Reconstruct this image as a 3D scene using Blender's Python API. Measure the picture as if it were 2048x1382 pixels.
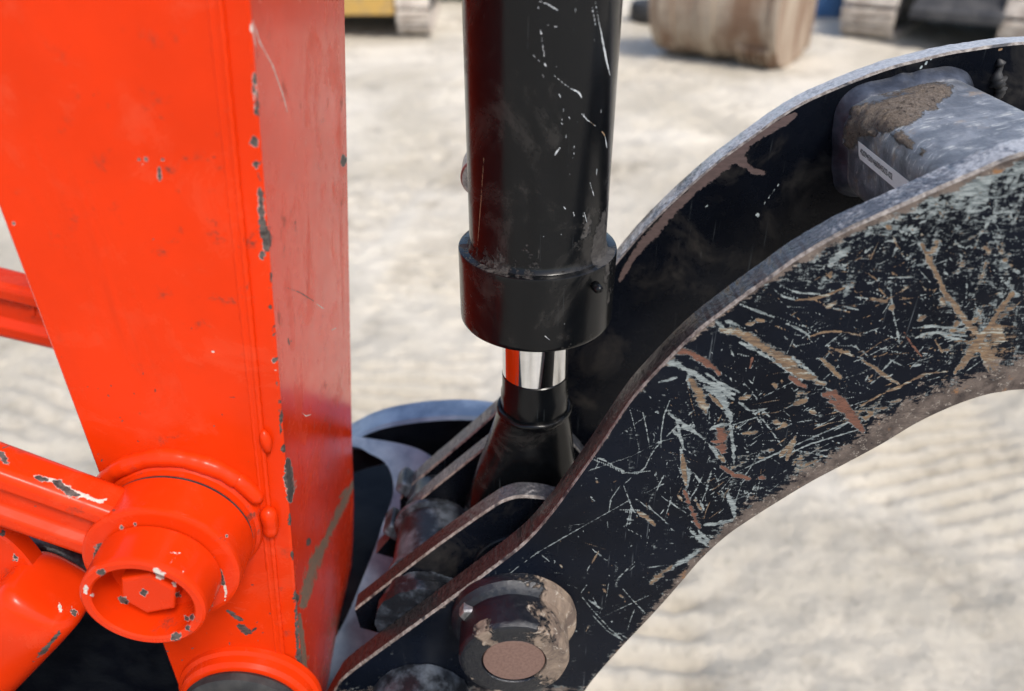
import bpy, math, random
import numpy as np
from mathutils import Vector
R = math.radians
random.seed(7); rng = np.random.default_rng(11)
scene = bpy.context.scene
for o in list(bpy.data.objects): bpy.data.objects.remove(o)

# ------------------------------------------------------------------ camera, sky, sun, exposure
H = 1.5                                    # eye height above the yard
F, PIT = 1540.0, R(32)                     # focal length in photo pixels, downward pitch
cam = bpy.data.cameras.new('camera'); cam_o = bpy.data.objects.new('camera', cam)
scene.collection.objects.link(cam_o); scene.camera = cam_o
cam.sensor_width = 36; cam.lens = 36*F/2048
cam_o.location = (0, 0, H); cam_o.rotation_euler = (R(90)-PIT, 0, 0)
cam.clip_start = 0.02; cam.clip_end = 2000
cam.dof.use_dof = True; cam.dof.focus_distance = 0.445; cam.dof.aperture_fstop = 5.4
world = bpy.data.worlds.new('World'); scene.world = world; world.use_nodes = True
wn = world.node_tree.nodes; wl = world.node_tree.links
sky = wn.new('ShaderNodeTexSky'); sky.sky_type = 'NISHITA'; sky.sun_disc = False
SUN_EL, SUN_AZ = R(54), R(147)             # azimuth clockwise from +Y: behind the camera, to the right
sky.sun_elevation = SUN_EL; sky.sun_rotation = SUN_AZ
sky.air_density = 1.0; sky.dust_density = 2.5; sky.ozone_density = 1.0
wl.new(sky.outputs[0], wn['Background'].inputs[0]); wn['Background'].inputs[1].default_value = 0.11
sun = bpy.data.lights.new('sun', 'SUN'); sun.energy = 1.5; sun.angle = R(13); sun.color = (1.0, .95, .87)
sun_o = bpy.data.objects.new('sun', sun); scene.collection.objects.link(sun_o)
sd = Vector((math.sin(SUN_AZ)*math.cos(SUN_EL), math.cos(SUN_AZ)*math.cos(SUN_EL), math.sin(SUN_EL)))
sun_o.rotation_euler = sd.to_track_quat('Z', 'Y').to_euler(); sun_o.location = (0, -3, 6)
scene.view_settings.view_transform = 'Standard'; scene.view_settings.look = 'None'
scene.view_settings.exposure = 1.25; scene.view_settings.gamma = 1
scene.view_settings.use_curve_mapping = False
scene.cycles.use_denoising = True
scene.cycles.max_bounces = 8

# ------------------------------------------------------------------ measuring helpers
CP, SP = math.cos(PIT), math.sin(PIT)
def U(px, py, Y):
    """where a sight line meets the vertical plane at distance Y: (X, Z relative to eye height)"""
    v = 691-py; yw = F*CP+v*SP; zw = -F*SP+v*CP
    return ((px-1024)/yw*Y, zw/yw*Y)
def UL(pts, Y): return np.array([U(a, b, Y) for a, b in pts])
def ground_at(px, py):
    v = 691-py; yw = F*CP+v*SP; zw = -F*SP+v*CP; t = H/-zw
    return ((px-1024)*t, yw*t)
def to_px(P):
    x, y, z = P[:, 0], P[:, 1], P[:, 2]-H
    d = y*CP-z*SP
    return np.stack([1024+F*x/d, 691-F*(y*SP+z*CP)/d], 1)
def smooth(pts, n):
    """Catmull-Rom through pts, resampled evenly to n points"""
    p = np.asarray(pts, float); q = np.vstack([2*p[0]-p[1], p, 2*p[-1]-p[-2]]); out = []
    for i in range(1, len(q)-2):
        t = np.linspace(0, 1, 24, endpoint=False)[:, None]; a, b, c, d = q[i-1:i+3]
        out.append(.5*((2*b)+(-a+c)*t+(2*a-5*b+4*c-d)*t*t+(-a+3*b-3*c+d)*t**3))
    out = np.vstack(out+[p[-1:]])
    s = np.r_[0, np.cumsum(np.linalg.norm(np.diff(out, axis=0), axis=1))]
    u = np.linspace(0, s[-1], n)
    return np.stack([np.interp(u, s, out[:, k]) for k in range(out.shape[1])], 1)
def vnoise(x, y, seed=0):
    """smooth value noise on arrays, 0..1"""
    def h(i, j):
        n = (i*374761393+j*668265263+seed*974634533) & 0x7fffffff
        n = ((n ^ (n >> 13))*1274126177) & 0x7fffffff
        return ((n ^ (n >> 16)) & 0xffff)/65535.
    i = np.floor(x).astype(np.int64); j = np.floor(y).astype(np.int64); fx, fy = x-i, y-j
    fx = fx*fx*(3-2*fx); fy = fy*fy*(3-2*fy)
    return (h(i, j)*(1-fx)+h(i+1, j)*fx)*(1-fy)+(h(i, j+1)*(1-fx)+h(i+1, j+1)*fx)*fy
def fbm(x, y, seed=0, o=4):
    s = 0; a = .5
    for k in range(o): s = s+a*vnoise(x*2**k, y*2**k, seed+k); a *= .5
    return s

# ------------------------------------------------------------------ scene helpers
def empty(name, loc, label, cat, group=None, rz=0):
    o = bpy.data.objects.new(name, None); scene.collection.objects.link(o)
    o.location = loc; o.rotation_euler = (0, 0, rz); o.empty_display_size = .05
    tag(o, label, cat, group); return o
def tag(o, label=None, cat=None, group=None, kind=None):
    if label: o['label'] = label
    if cat: o['category'] = cat
    if group: o['group'] = group
    if kind: o['kind'] = kind
    return o
def wloc(o):
    l = Vector((0, 0, 0))
    while o: l += o.location; o = o.parent
    return l
def stroke_mask(Q, strokes):
    """Q: photo coordinates of the vertices; three wear channels"""
    m = np.zeros((len(Q), 4), np.float32); m[:, 3] = 1
    ch = {'P': 0, 'R': 1, 'B': 2}
    for s in strokes:
        k, w, pts = s[0], max(s[1], .95), np.array(s[2], float)
        if len(pts) == 1: pts = np.vstack([pts, pts+[[.5, .5]]])
        lo, hi = pts.min(0)-3*w-2, pts.max(0)+3*w+2
        idx = np.nonzero((Q[:, 0] > lo[0]) & (Q[:, 0] < hi[0]) & (Q[:, 1] > lo[1]) & (Q[:, 1] < hi[1]))[0]
        if not len(idx): continue
        q = Q[idx]; best = np.full(len(q), -9.)
        n = len(pts)-1; tot = 0
        for i in range(n):
            a, b = pts[i], pts[i+1]; ab = b-a
            t = np.clip(((q-a)@ab)/max(ab@ab, 1e-6), 0, 1)
            d = np.linalg.norm(q-(a+t[:, None]*ab), axis=1)
            g = (i+t)/n; taper = .45+.55*np.sin(np.pi*np.clip(g, .02, .98))**.5 if n > 1 or len(s[2]) > 1 else 1
            best = np.maximum(best, 1-.5*d/(w*taper))
        best = np.clip(best, 0, 1)*(s[3] if len(s) > 3 else 1)
        if k == 'C':                       # chip: dark steel with a pale primer rim
            m[idx, 1] = np.maximum(m[idx, 1], best)
            m[idx, 0] = np.maximum(m[idx, 0], np.clip(best+.085*np.minimum(1, 4/w), 0, 1)*(best > .02))
        else:
            m[idx, ch[k]] = np.maximum(m[idx, ch[k]], best)
            if k in 'RB' and w > 3.4 and len(s) > 3:      # primer showing round the bigger scrapes
                m[idx, 0] = np.maximum(m[idx, 0], np.clip(best+.16, 0, 1)*.86*(best > .05))
    return m
def part(name, V, Fc, mat, parent=None, wear=None, flat=False, midx=None, dens=None, extra=None, band=None):
    """one mesh object from world-space vertices; faces may be a list or (n,4) array"""
    V = np.asarray(V, float); me = bpy.data.meshes.new(name)
    off = np.array(wloc(parent)) if parent else np.zeros(3)
    me.from_pydata((V-off).tolist(), [], Fc.tolist() if isinstance(Fc, np.ndarray) else Fc)
    mats = mat if isinstance(mat, (list, tuple)) else [mat]
    for m_ in mats: me.materials.append(m_)
    if midx is not None: me.polygons.foreach_set('material_index', np.asarray(midx, np.int32))
    me.polygons.foreach_set('use_smooth', np.full(len(me.polygons), not flat))
    if wear is not None or extra is not None:
        w = stroke_mask(to_px(V), wear or [])
        if extra is not None: w[:, :3] = np.maximum(w[:, :3], extra)
        at = me.color_attributes.new('wear', 'FLOAT_COLOR', 'POINT'); at.data.foreach_set('color', w.ravel())
    if dens is not None:
        at = me.attributes.new('dens', 'FLOAT', 'POINT'); at.data.foreach_set('value', np.asarray(dens, np.float32))
    if band is not None:
        at = me.attributes.new('band', 'FLOAT', 'POINT'); at.data.foreach_set('value', np.asarray(band, np.float32))
    me.update()
    o = bpy.data.objects.new(name, me); scene.collection.objects.link(o)
    if parent: o.parent = parent
    return o
def fix_normals(o):
    import bmesh
    bm = bmesh.new(); bm.from_mesh(o.data); bmesh.ops.recalc_face_normals(bm, faces=bm.faces); bm.to_mesh(o.data); bm.free()
    return o
def sharp(o, ang=35):
    me = o.data
    try: me.set_sharp_from_angle(angle=R(ang))
    except Exception: pass
    return o
def grid_faces(a, b, base=0, wrap=False):
    i, j = np.meshgrid(np.arange(a-(0 if wrap else 1)), np.arange(b-1), indexing='ij')
    i2 = (i+1) % a
    return np.stack([base+i*b+j, base+i2*b+j, base+i2*b+j+1, base+i*b+j+1], -1).reshape(-1, 4)
def ruled_plate(name, A, B, Yf, Yb, ns, bev, mats, parent, wear=None, extra_fn=None, dens_fn=None, wob=0, band_fn=None):
    """thick plate whose outline runs between the curves A and B (XZ), from Yf (near) to Yb (far).
    mats: face, edge, worn corner."""
    nt = len(A); s = np.linspace(0, 1, ns)
    L = np.linalg.norm(B-A, axis=1)[:, None]
    sb = np.clip(s[None]*(L-2*bev)/L+bev/L, 0, 1)
    G = A[:, None]+(B-A)[:, None]*sb[..., None]
    front = np.stack([G[..., 0], np.full(G.shape[:2], Yf), G[..., 1]+H], -1).reshape(-1, 3)
    def row(C, y): return np.stack([C[:, 0], np.full(len(C), y), C[:, 1]+H], 1)
    nz = (fbm(np.arange(nt)*.35, np.zeros(nt), 3)-.5)*wob
    d = (A-B)/L
    ring = [row(A+d*nz[:, None], Yf+bev), row(A+d*nz[::-1, None], Yb-bev), row(A-d*bev, Yb), row(B+d*bev, Yb), row(B+d*nz[:, None], Yb-bev), row(B+d*nz[::-1, None], Yf+bev)]
    V = np.vstack([front]+ring); n0 = nt*ns
    Fq = [grid_faces(nt, ns)]; mi = [np.zeros(len(Fq[0]), int)]
    idx = [np.arange(nt)*ns]+[n0+k*nt+np.arange(nt) for k in range(6)]+[np.arange(nt)*ns+ns-1]
    for k, mm in zip(range(7), (2, 1, 2, 0, 2, 1, 2)):
        a, b = idx[k], idx[k+1]
        Fq.append(np.stack([a[1:], a[:-1], b[:-1], b[1:]], 1)); mi.append(np.full(nt-1, mm))
    faces = np.vstack(Fq).tolist(); mi = list(np.concatenate(mi))
    for e in (0, nt-1):
        f = [int(e*ns+j) for j in range(ns)]+[int(idx[k][e]) for k in (6, 5, 4, 3, 2, 1)]
        faces.append(f if e == 0 else f[::-1]); mi.append(1)
    ex = extra_fn(V) if extra_fn else None
    dn = dens_fn(V) if dens_fn else None
    o = part(name, V, faces, mats, parent, wear=wear, midx=mi, extra=ex, dens=dn, band=band_fn(V) if band_fn else None)
    return sharp(fix_normals(o), 30)
def lathe(name, c, prof, mat, parent, axis='Y', n=72, wear=None, extra_fn=None, sh=35, wob=0, midx=None):
    """prof: (radius, position along axis) list; c = (X, Z) centre for axis Y or (X, Y) for axis Z"""
    pr = np.array(prof, float); m = len(pr); a = np.linspace(0, 2*np.pi, n, endpoint=False)
    r = pr[:, 0][None]*np.ones((n, 1))
    if wob: r = r*(1+wob*(fbm(np.cos(a)[:, None]*4+9+pr[:, 1][None]*60, np.sin(a)[:, None]*4+9, 5)-.5))
    if axis == 'Y':
        V = np.stack([c[0]+r*np.cos(a)[:, None], pr[:, 1][None]*np.ones((n, 1)), H+c[1]+r*np.sin(a)[:, None]], -1)
    else:
        V = np.stack([c[0]+r*np.cos(a)[:, None], c[1]+r*np.sin(a)[:, None], H+pr[:, 1][None]*np.ones((n, 1))], -1)
    V = V.reshape(-1, 3); Fq = grid_faces(n, m, wrap=True).tolist()
    mi = [0]*len(Fq) if midx is None else [midx[k % (m-1)] for k in range(len(Fq))]
    for e in (0, m-1):
        if pr[e, 0] > 1e-6:
            Fq.append([i*m+e for i in range(n)]); mi.append(0 if midx is None else midx[0 if e == 0 else -1])
    o = part(name, V, Fq, mat, parent, wear=wear, midx=mi, extra=extra_fn(V) if extra_fn else None)
    return sharp(fix_normals(o), sh)
def tube(name, pts, rad, mat, parent, n=12, cap=True, wear=None, wob=0):
    """swept round tube through world points (Z relative to eye); rad scalar or list"""
    P = np.asarray(pts, float).copy(); P[:, 2] += H; m = len(P)
    rad = np.full(m, rad) if np.isscalar(rad) else np.asarray(rad)
    T = np.gradient(P, axis=0); T /= np.linalg.norm(T, axis=1)[:, None]
    up = np.array([.3, .9, .25]); V = []
    for i in range(m):
        x = np.cross(T[i], up); x /= np.linalg.norm(x); y = np.cross(T[i], x)
        a = np.linspace(0, 2*np.pi, n, endpoint=False)
        k = 1+wob*(vnoise(np.array([i*.7]), np.array([.5]), 4)[0]-.5)
        V.append(P[i]+rad[i]*k*(np.cos(a)[:, None]*x+np.sin(a)[:, None]*y))
    V = np.vstack(V); Fq = []
    for i in range(m-1):
        for j in range(n): Fq.append([i*n+j, i*n+(j+1) % n, (i+1)*n+(j+1) % n, (i+1)*n+j])
    if cap: Fq += [list(range(n)), [(m-1)*n+j for j in range(n)]]
    return fix_normals(part(name, V, Fq, mat, parent, wear=wear))
def loft(name, rings, mat, parent, wear=None, sh=30, extra_fn=None, close=True, midx=None):
    """rings: list of (k,3) arrays with Z relative to eye, closed sections"""
    n = len(rings[0]); V = np.vstack(rings).astype(float); V[:, 2] += H; Fq = []
    for i in range(len(rings)-1):
        for j in range(n): Fq.append([i*n+j, i*n+(j+1) % n, (i+1)*n+(j+1) % n, (i+1)*n+j])
    if close: Fq += [list(range(n)), [(len(rings)-1)*n+j for j in range(n)]]
    o = part(name, V, Fq, mat, parent, wear=wear, extra=extra_fn(V) if extra_fn else None)
    return sharp(fix_normals(o), sh)
def box(name, c, size, mat, parent=None, rz=0, bev=0.0, ry=0):
    """box with chamfered edges; c is its centre in world space"""
    import bmesh
    bm = bmesh.new(); bmesh.ops.create_cube(bm, size=1)
    for v in bm.verts: v.co = Vector((v.co.x*size[0], v.co.y*size[1], v.co.z*size[2]))
    if bev: bmesh.ops.bevel(bm, geom=bm.edges[:], offset=bev, segments=2, affect='EDGES', profile=.6)
    me = bpy.data.meshes.new(name); bm.to_mesh(me); bm.free(); me.materials.append(mat)
    o = bpy.data.objects.new(name, me); scene.collection.objects.link(o)
    if parent: o.parent = parent; o.location = Vector(c)-wloc(parent)
    else: o.location = c
    o.rotation_euler = (0, ry, rz); return o

def prof_dense(pr, st=.0012):
    out = []
    for (a, b) in zip(pr[:-1], pr[1:]):
        k = max(1, int(math.hypot(b[0]-a[0], b[1]-a[1])/st)); out += [(a[0]+(b[0]-a[0])*j/k, a[1]+(b[1]-a[1])*j/k) for j in range(k)]
    return out+[pr[-1]]

# ------------------------------------------------------------------ materials
class NT:
    def __init__(s, name):
        s.m = bpy.data.materials.new(name); s.m.use_nodes = True; s.t = s.m.node_tree
        s.b = s.t.nodes['Principled BSDF']; s.tc = s.t.nodes.new('ShaderNodeTexCoord').outputs['Object']
    def n(s, ty, **kw):
        nd = s.t.nodes.new(ty)
        for k, v in kw.items():
            if hasattr(nd, k): setattr(nd, k, v)
        return nd
    def put(s, sock, v):
        if hasattr(v, 'is_linked') or hasattr(v, 'links'): s.t.links.new(v, sock)
        else: sock.default_value = v
    def noise(s, scale, detail=5, rough=.6, stretch=None, rot=None, dist=0, vec=None):
        nd = s.n('ShaderNodeTexNoise'); nd.inputs['Scale'].default_value = scale
        nd.inputs['Detail'].default_value = detail; nd.inputs['Roughness'].default_value = rough
        nd.inputs['Distortion'].default_value = dist
        v = vec or s.tc
        if stretch or rot:
            mp = s.n('ShaderNodeMapping'); s.put(mp.inputs[0], v)
            if stretch: mp.inputs['Scale'].default_value = stretch
            if rot: mp.inputs['Rotation'].default_value = rot
            v = mp.outputs[0]
        s.put(nd.inputs['Vector'], v); return nd.outputs['Fac']
    def math(s, op, a, b=0.0, clamp=False):
        nd = s.n('ShaderNodeMath'); nd.operation = op; nd.use_clamp = clamp
        s.put(nd.inputs[0], a); s.put(nd.inputs[1], b); return nd.outputs[0]
    def step(s, v, lo, hi, a=0.0, b=1.0):
        nd = s.n('ShaderNodeMapRange'); nd.interpolation_type = 'SMOOTHSTEP'
        s.put(nd.inputs[0], v)
        for i, x in zip((1, 2, 3, 4), (lo, hi, a, b)): nd.inputs[i].default_value = x
        return nd.outputs[0]
    def mixc(s, f, a, b):
        nd = s.n('ShaderNodeMix'); nd.data_type = 'RGBA'
        s.put(nd.inputs[0], f)
        for k, v in ((6, a), (7, b)): s.put(nd.inputs[k], v if hasattr(v, 'links') else (*v, 1))
        return nd.outputs[2]
    def mixf(s, f, a, b):
        nd = s.n('ShaderNodeMix'); s.put(nd.inputs[0], f); s.put(nd.inputs[2], a); s.put(nd.inputs[3], b); return nd.outputs[0]
    def attr(s, name):
        nd = s.n('ShaderNodeAttribute'); nd.attribute_name = name; return nd
    def bump(s, h, dist, strength=1.0, nrm=None):
        nd = s.n('ShaderNodeBump'); nd.inputs['Distance'].default_value = dist; nd.inputs['Strength'].default_value = strength
        s.put(nd.inputs['Height'], h)
        if nrm: s.put(nd.inputs['Normal'], nrm)
        return nd.outputs[0]
    def out(s, col=None, rough=None, metal=None, nrm=None, coat=0, spec=None):
        b = s.b.inputs
        if col is not None: s.put(b['Base Color'], col if hasattr(col, 'links') else (*col, 1))
        if rough is not None: s.put(b['Roughness'], rough)
        if metal is not None: s.put(b['Metallic'], metal)
        if nrm is not None: s.put(b['Normal'], nrm)
        if coat: b['Coat Weight'].default_value = coat; b['Coat Roughness'].default_value = .08
        if spec is not None: b['Specular IOR Level'].default_value = spec
        return s.m
def paint(name, base, rough, chans, amp=.75, nscale=420, var=.12, dirt=None, peel=.00006, coat=0, hair=0, dens=None, spec=.5, grime=0, band=False, streak=False):
    """sprayed paint over steel; wear channels come from the 'wear' attribute, ragged by noise"""
    s = NT(name)
    big = s.noise(14, 4, .6); fine = s.noise(nscale, 4, .65); mid = s.noise(90, 5, .65)
    dark = tuple(x*(1-var) for x in base); lite = tuple(min(1, x*(1+var)) for x in base)
    col = s.mixc(s.step(big, .3, .7), dark, lite); rg = s.mixf(s.step(mid, .3, .7), rough*.85, rough*1.2)
    if dirt:                               # thin film of dust in soft patches
        f = s.step(s.noise(22, 7, .68, dist=.6), .5, .78, 0, dirt[1])
        col = s.mixc(f, col, dirt[0]); rg = s.mixf(f, rg, .75)
    if streak:                             # faded runs and a darker film down the paint
        f = s.math('MULTIPLY', s.step(s.noise(34, 5, .65, stretch=(1, 1, .10), dist=.5), .50, .70), s.step(s.noise(7, 4, .6), .42, .64))
        col = s.mixc(s.math('MULTIPLY', f, .42), col, (.33, .020, .004)); rg = s.mixf(f, rg, .45)
    if grime:
        f = s.math('MULTIPLY', s.step(s.noise(60, 8, .75), .56, .72), grime)
        f = s.math('MULTIPLY', f, s.step(s.noise(9, 3), .4, .62))
        col = s.mixc(f, col, (.05, .035, .025)); rg = s.mixf(f, rg, .6)
    hgt = s.math('MULTIPLY', fine, .15)
    if hair:                               # hairline scratches in several directions
        tot = None
        for k, (rot, st) in enumerate((((0, .6, 0), (1, 1, .02)), ((0, -.5, 0), (1, 1, .018)), ((0, 1.35, 0), (1, 1, .02)), ((0, 2.2, 0), (1, 1, .03)))):
            v = s.noise(520, 2, .5, stretch=(st[0], 1, st[2]), rot=rot)
            v = s.step(v, .70, .78); v = s.math('MULTIPLY', v, s.step(s.noise(26+7*k, 3), .48, .66))
            tot = v if tot is None else s.math('MAXIMUM', tot, v)
        f = s.math('MULTIPLY', tot, hair); col = s.mixc(f, col, (.30, .34, .36)); rg = s.mixf(f, rg, .55)
    a = s.attr('wear'); sp = s.n('ShaderNodeSeparateColor'); s.put(sp.inputs[0], a.outputs['Color'])
    metal = 0.0
    jag = s.math('ADD', s.math('MULTIPLY', s.math('SUBTRACT', fine, .5), amp), s.math('MULTIPLY', s.math('SUBTRACT', mid, .5), amp))
    if dens:
        an = s.noise(230, 5, .7, stretch=(.4, 1, 2.0), rot=(0, .6, 0)); jag = s.math('ADD', s.math('MULTIPLY', jag, 1.25), s.math('MULTIPLY', s.math('SUBTRACT', an, .5), 1.3))
    for k, (c1, c2, r2) in enumerate(chans):
        v = sp.outputs[k]
        v0 = s.math('GREATER_THAN', v, .04)
        v = s.step(s.math('ADD', v, jag), .45, .58); v = s.math('MULTIPLY', v, v0)
        if k == 0 and dens:
            d = s.attr('dens').outputs['Fac']
            st = s.noise(95, 8, .74, stretch=(1.5, 1, .6), rot=(0, .5, 0), dist=.7)
            st2 = s.noise(340, 6, .72, stretch=(.5, 1, 1.6), rot=(0, .9, 0), dist=.4)
            q = s.math('ADD', s.math('MULTIPLY', st, .55), s.math('MULTIPLY', st2, .45))
            q = s.step(s.math('ADD', q, s.math('MULTIPLY', d, .165)), .585, .645)
            v = s.math('MAXIMUM', v, q)
        cc = s.mixc(s.step(s.noise(330, 6, .75, stretch=(.35, 1, 1.6), rot=(0, .65, 0)), .38, .62), c1, c2)
        if k == 1 and dens: cc = s.mixc(s.step(s.noise(260, 6, .75, stretch=(.3, 1, 1.8), rot=(0, -.6, 0)), .54, .64), cc, (.27, .27, .23))
        col = s.mixc(v, col, cc); rg = s.mixf(v, rg, r2)
        hgt = s.math('SUBTRACT', hgt, s.math('MULTIPLY', v, .5+.4*k))
    if band:                               # bare rolled steel along the plate's worn edges
        bd = s.attr('band').outputs['Fac']
        v = s.math('MULTIPLY', s.step(s.math('ADD', bd, s.math('MULTIPLY', jag, 1.1)), .44, .58), s.math('GREATER_THAN', bd, .04))
        cc = s.mixc(s.step(mid, .35, .65), (.050, .040, .036), (.125, .100, .085)); cc = s.mixc(s.step(fine, .56, .70), cc, (.24, .21, .18))
        cc = s.mixc(s.step(s.noise(48, 5, .7), .60, .68), cc, (.20, .105, .05))
        col = s.mixc(v, col, cc); rg = s.mixf(v, rg, .6)
    nrm = s.bump(hgt, peel*6, .8)
    return s.out(col, rg, None, nrm, coat, spec)

PRIMER, STEEL, DIRT = (.50, .46, .41), (.045, .040, .036), (.11, .095, .07)
M = {}
M['orange'] = paint('orange_paint', (.56, .0275, .0020), .22, [((.62, .54, .47), (.40, .36, .32), .5), ((.10, .085, .075), (.035, .028, .025), .55), (DIRT, (.22, .12, .08), .7)],
                    amp=1.3, nscale=480, var=.07, dirt=((.56, .072, .030), .45), coat=0, grime=1.0, spec=.15, peel=.00002, streak=True)
M['black'] = paint('black_paint', (.0025, .0034, .0060), .26, [((.36, .41, .41), (.22, .26, .27), .6), ((.24, .15, .085), (.13, .075, .045), .75), ((.10, .070, .066), (.075, .055, .052), .5)],
                   var=.25, dirt=((.055, .050, .043), .50), hair=.10, spec=.14)
M['plate'] = paint('worn_black_plate', (.0028, .0042, .0080), .30, [((.235, .262, .258), (.085, .10, .104), .6), ((.175, .118, .072), (.085, .060, .044), .75), ((.145, .068, .047), (.085, .045, .035), .7)],
                   var=.25, dirt=((.035, .036, .036), .12), hair=.20, dens=True, spec=.09, band=True)
M['cyl'] = paint('black_cylinder_paint', (.0028, .0034, .0042), .20, [((.45, .47, .48), (.30, .32, .33), .5), ((.25, .17, .10), (.2, .13, .07), .7), ((.060, .056, .052), (.028, .026, .025), .7)],
                 var=.2, dirt=((.06, .055, .050), .55), hair=.06, spec=.24)

def m_edge():
    s = NT('flame_cut_edge')               # black over a wavy cut edge, rubbed to bare steel further out
    w = s.noise(120, 4, .55, dist=1.6); f = s.noise(420, 5, .7); g = s.noise(60, 5, .65, dist=.8)
    d = s.attr('dens').outputs['Fac']
    bare = s.step(s.math('ADD', s.math('MULTIPLY', f, .30), s.math('ADD', s.math('MULTIPLY', g, .62), d)), .66, .84)
    rub_sheen = s.step(d, .0, .30)  # rubbed grey, with bluish sky reflection mixed into the base colour
    col = s.mixc(s.step(f, .4, .75), s.mixc(rub_sheen, (.012, .012, .013), (.075, .080, .092)), s.mixc(rub_sheen, (.045, .040, .038), (.17, .175, .19)))
    col = s.mixc(bare, col, s.mixc(s.step(f, .4, .6), (.36, .355, .35), (.52, .51, .50)))
    h = s.math('ADD', w, s.math('MULTIPLY', f, .15))
    return s.out(col, s.mixf(bare, s.mixf(f, .22, .36), .36), s.mixf(bare, s.math('MULTIPLY', rub_sheen, .30), .40), s.bump(h, .0014, .8))
M['edge'] = m_edge()
def m_corner():
    s = NT('worn_corner'); f = s.noise(260, 6, .7); g = s.noise(60, 4, .6)
    col = s.mixc(s.step(f, .35, .65), (.085, .068, .058), (.27, .245, .22)); col = s.mixc(s.step(g, .55, .68), col, (.015, .016, .02))
    return s.out(col, .55, None, s.bump(f, .0008, .8))
M['corner'] = m_corner()
def m_simple(name, c1, c2, scale, rough, bump=.0003, metal=0.0, detail=6, lo=.35, hi=.65, coat=0, stretch=None):
    s = NT(name); f = s.noise(scale, detail, .65, stretch=stretch)
    return s.out(s.mixc(s.step(f, lo, hi), c1, c2), rough, metal, s.bump(f, bump, .7) if bump else None, coat)
M['chrome'] = m_simple('chrome_rod', (.82, .83, .84), (.72, .73, .74), 60, .07, 0, 1.0)
M['pin'] = m_simple('brown_pin_end', (.115, .065, .05), (.16, .095, .075), 500, .55, .0001)
M['rubber'] = m_simple('black_rubber', (.012, .012, .013), (.03, .029, .028), 90, .6, .0003)
M['weld'] = m_simple('painted_weld', (.018, .022, .032), (.055, .064, .085), 70, .34, .0014, .2)
M['casting'] = m_simple('black_casting', (.0015, .002, .004), (.005, .006, .008), 55, .34, .0010)
M['casting'].node_tree.nodes['Principled BSDF'].inputs['Specular IOR Level'].default_value = .14
M['web'] = m_simple('sky_tinted_casting', (.10, .15, .23), (.20, .27, .37), 30, .42, .0012, .15)  # blue sky reflection on the black casting, put into its base colour
M['hub'] = m_simple('rubbed_hub', (.010, .012, .016), (.10, .12, .15), 42, .30, .0014, .3, 6, .42, .66)
M['bolt'] = m_simple('zinc_bolt', (.20, .20, .20), (.38, .38, .38), 300, .4, .0002, .8)
M['sticker'] = m_simple('white_label_film', (.78, .78, .74), (.84, .84, .81), 90, .4, 0)
M['ink'] = m_simple('black_ink', (.02, .02, .02), (.035, .035, .035), 50, .6, 0)
def m_mud(name, muddy):
    """grey-blue worn tube with dried mud where the wear attribute says so"""
    s = NT(name); f = s.noise(260, 8, .75, stretch=(1, .45, 1), rot=(0, 0, .35)); g = s.noise(60, 6, .65, dist=.7); fi = s.noise(900, 4, .7)
    st = s.noise(190, 6, .72, stretch=(.30, 2.0, .8), rot=(0, 0, .25), dist=.9)
    col = s.mixc(s.step(g, .38, .62), (.11, .118, .13), (.215, .225, .24))
    col = s.mixc(s.step(s.math('ADD', s.math('MULTIPLY', st, .7), s.math('MULTIPLY', g, .3)), .54, .62), col, (.50, .50, .46))
    col = s.mixc(s.math('MULTIPLY', s.step(s.noise(30, 6, .7), .55, .66), .6), col, (.28, .19, .10))
    a = s.attr('wear'); sp = s.n('ShaderNodeSeparateColor'); s.put(sp.inputs[0], a.outputs['Color'])
    v = s.step(s.math('ADD', sp.outputs[1], s.math('MULTIPLY', s.math('SUBTRACT', s.math('ADD', f, g), 1.0), 1.1)), .42, .56)
    mud = s.mixc(s.step(fi, .3, .7), (.11, .085, .065), (.27, .215, .165)); mud = s.mixc(s.step(f, .54, .64), mud, (.05, .036, .028))
    col = s.mixc(v, col, mud)
    h = s.math('ADD', s.math('MULTIPLY', v, s.math('ADD', s.math('MULTIPLY', f, 1.6), .6)), s.math('MULTIPLY', f, .15))
    return s.out(col, s.mixf(v, .36, .95), s.mixf(v, .18, .0), s.bump(h, .0042, 1.0))
M['tube'] = m_mud('worn_tube', 1)
def m_boss():
    s = NT('muddy_pin_boss'); f = s.noise(220, 8, .72, dist=.6); g = s.noise(38, 6, .65, dist=1.2)
    a = s.attr('wear'); sp = s.n('ShaderNodeSeparateColor'); s.put(sp.inputs[0], a.outputs['Color'])
    v = s.step(s.math('ADD', sp.outputs[1], s.math('MULTIPLY', s.math('SUBTRACT', s.math('ADD', f, g), 1.0), 1.0)), .44, .56)
    mud = s.mixc(s.step(g, .35, .65), (.085, .06, .046), (.22, .165, .12)); mud = s.mixc(s.step(f, .56, .68), mud, (.33, .29, .24))
    col = s.mixc(v, (.004, .0055, .009), mud)
    return s.out(col, s.mixf(v, .22, .85), None, s.bump(s.math('ADD', v, s.math('MULTIPLY', f, .8)), .0012, .9))
M['boss'] = m_boss()
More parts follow.
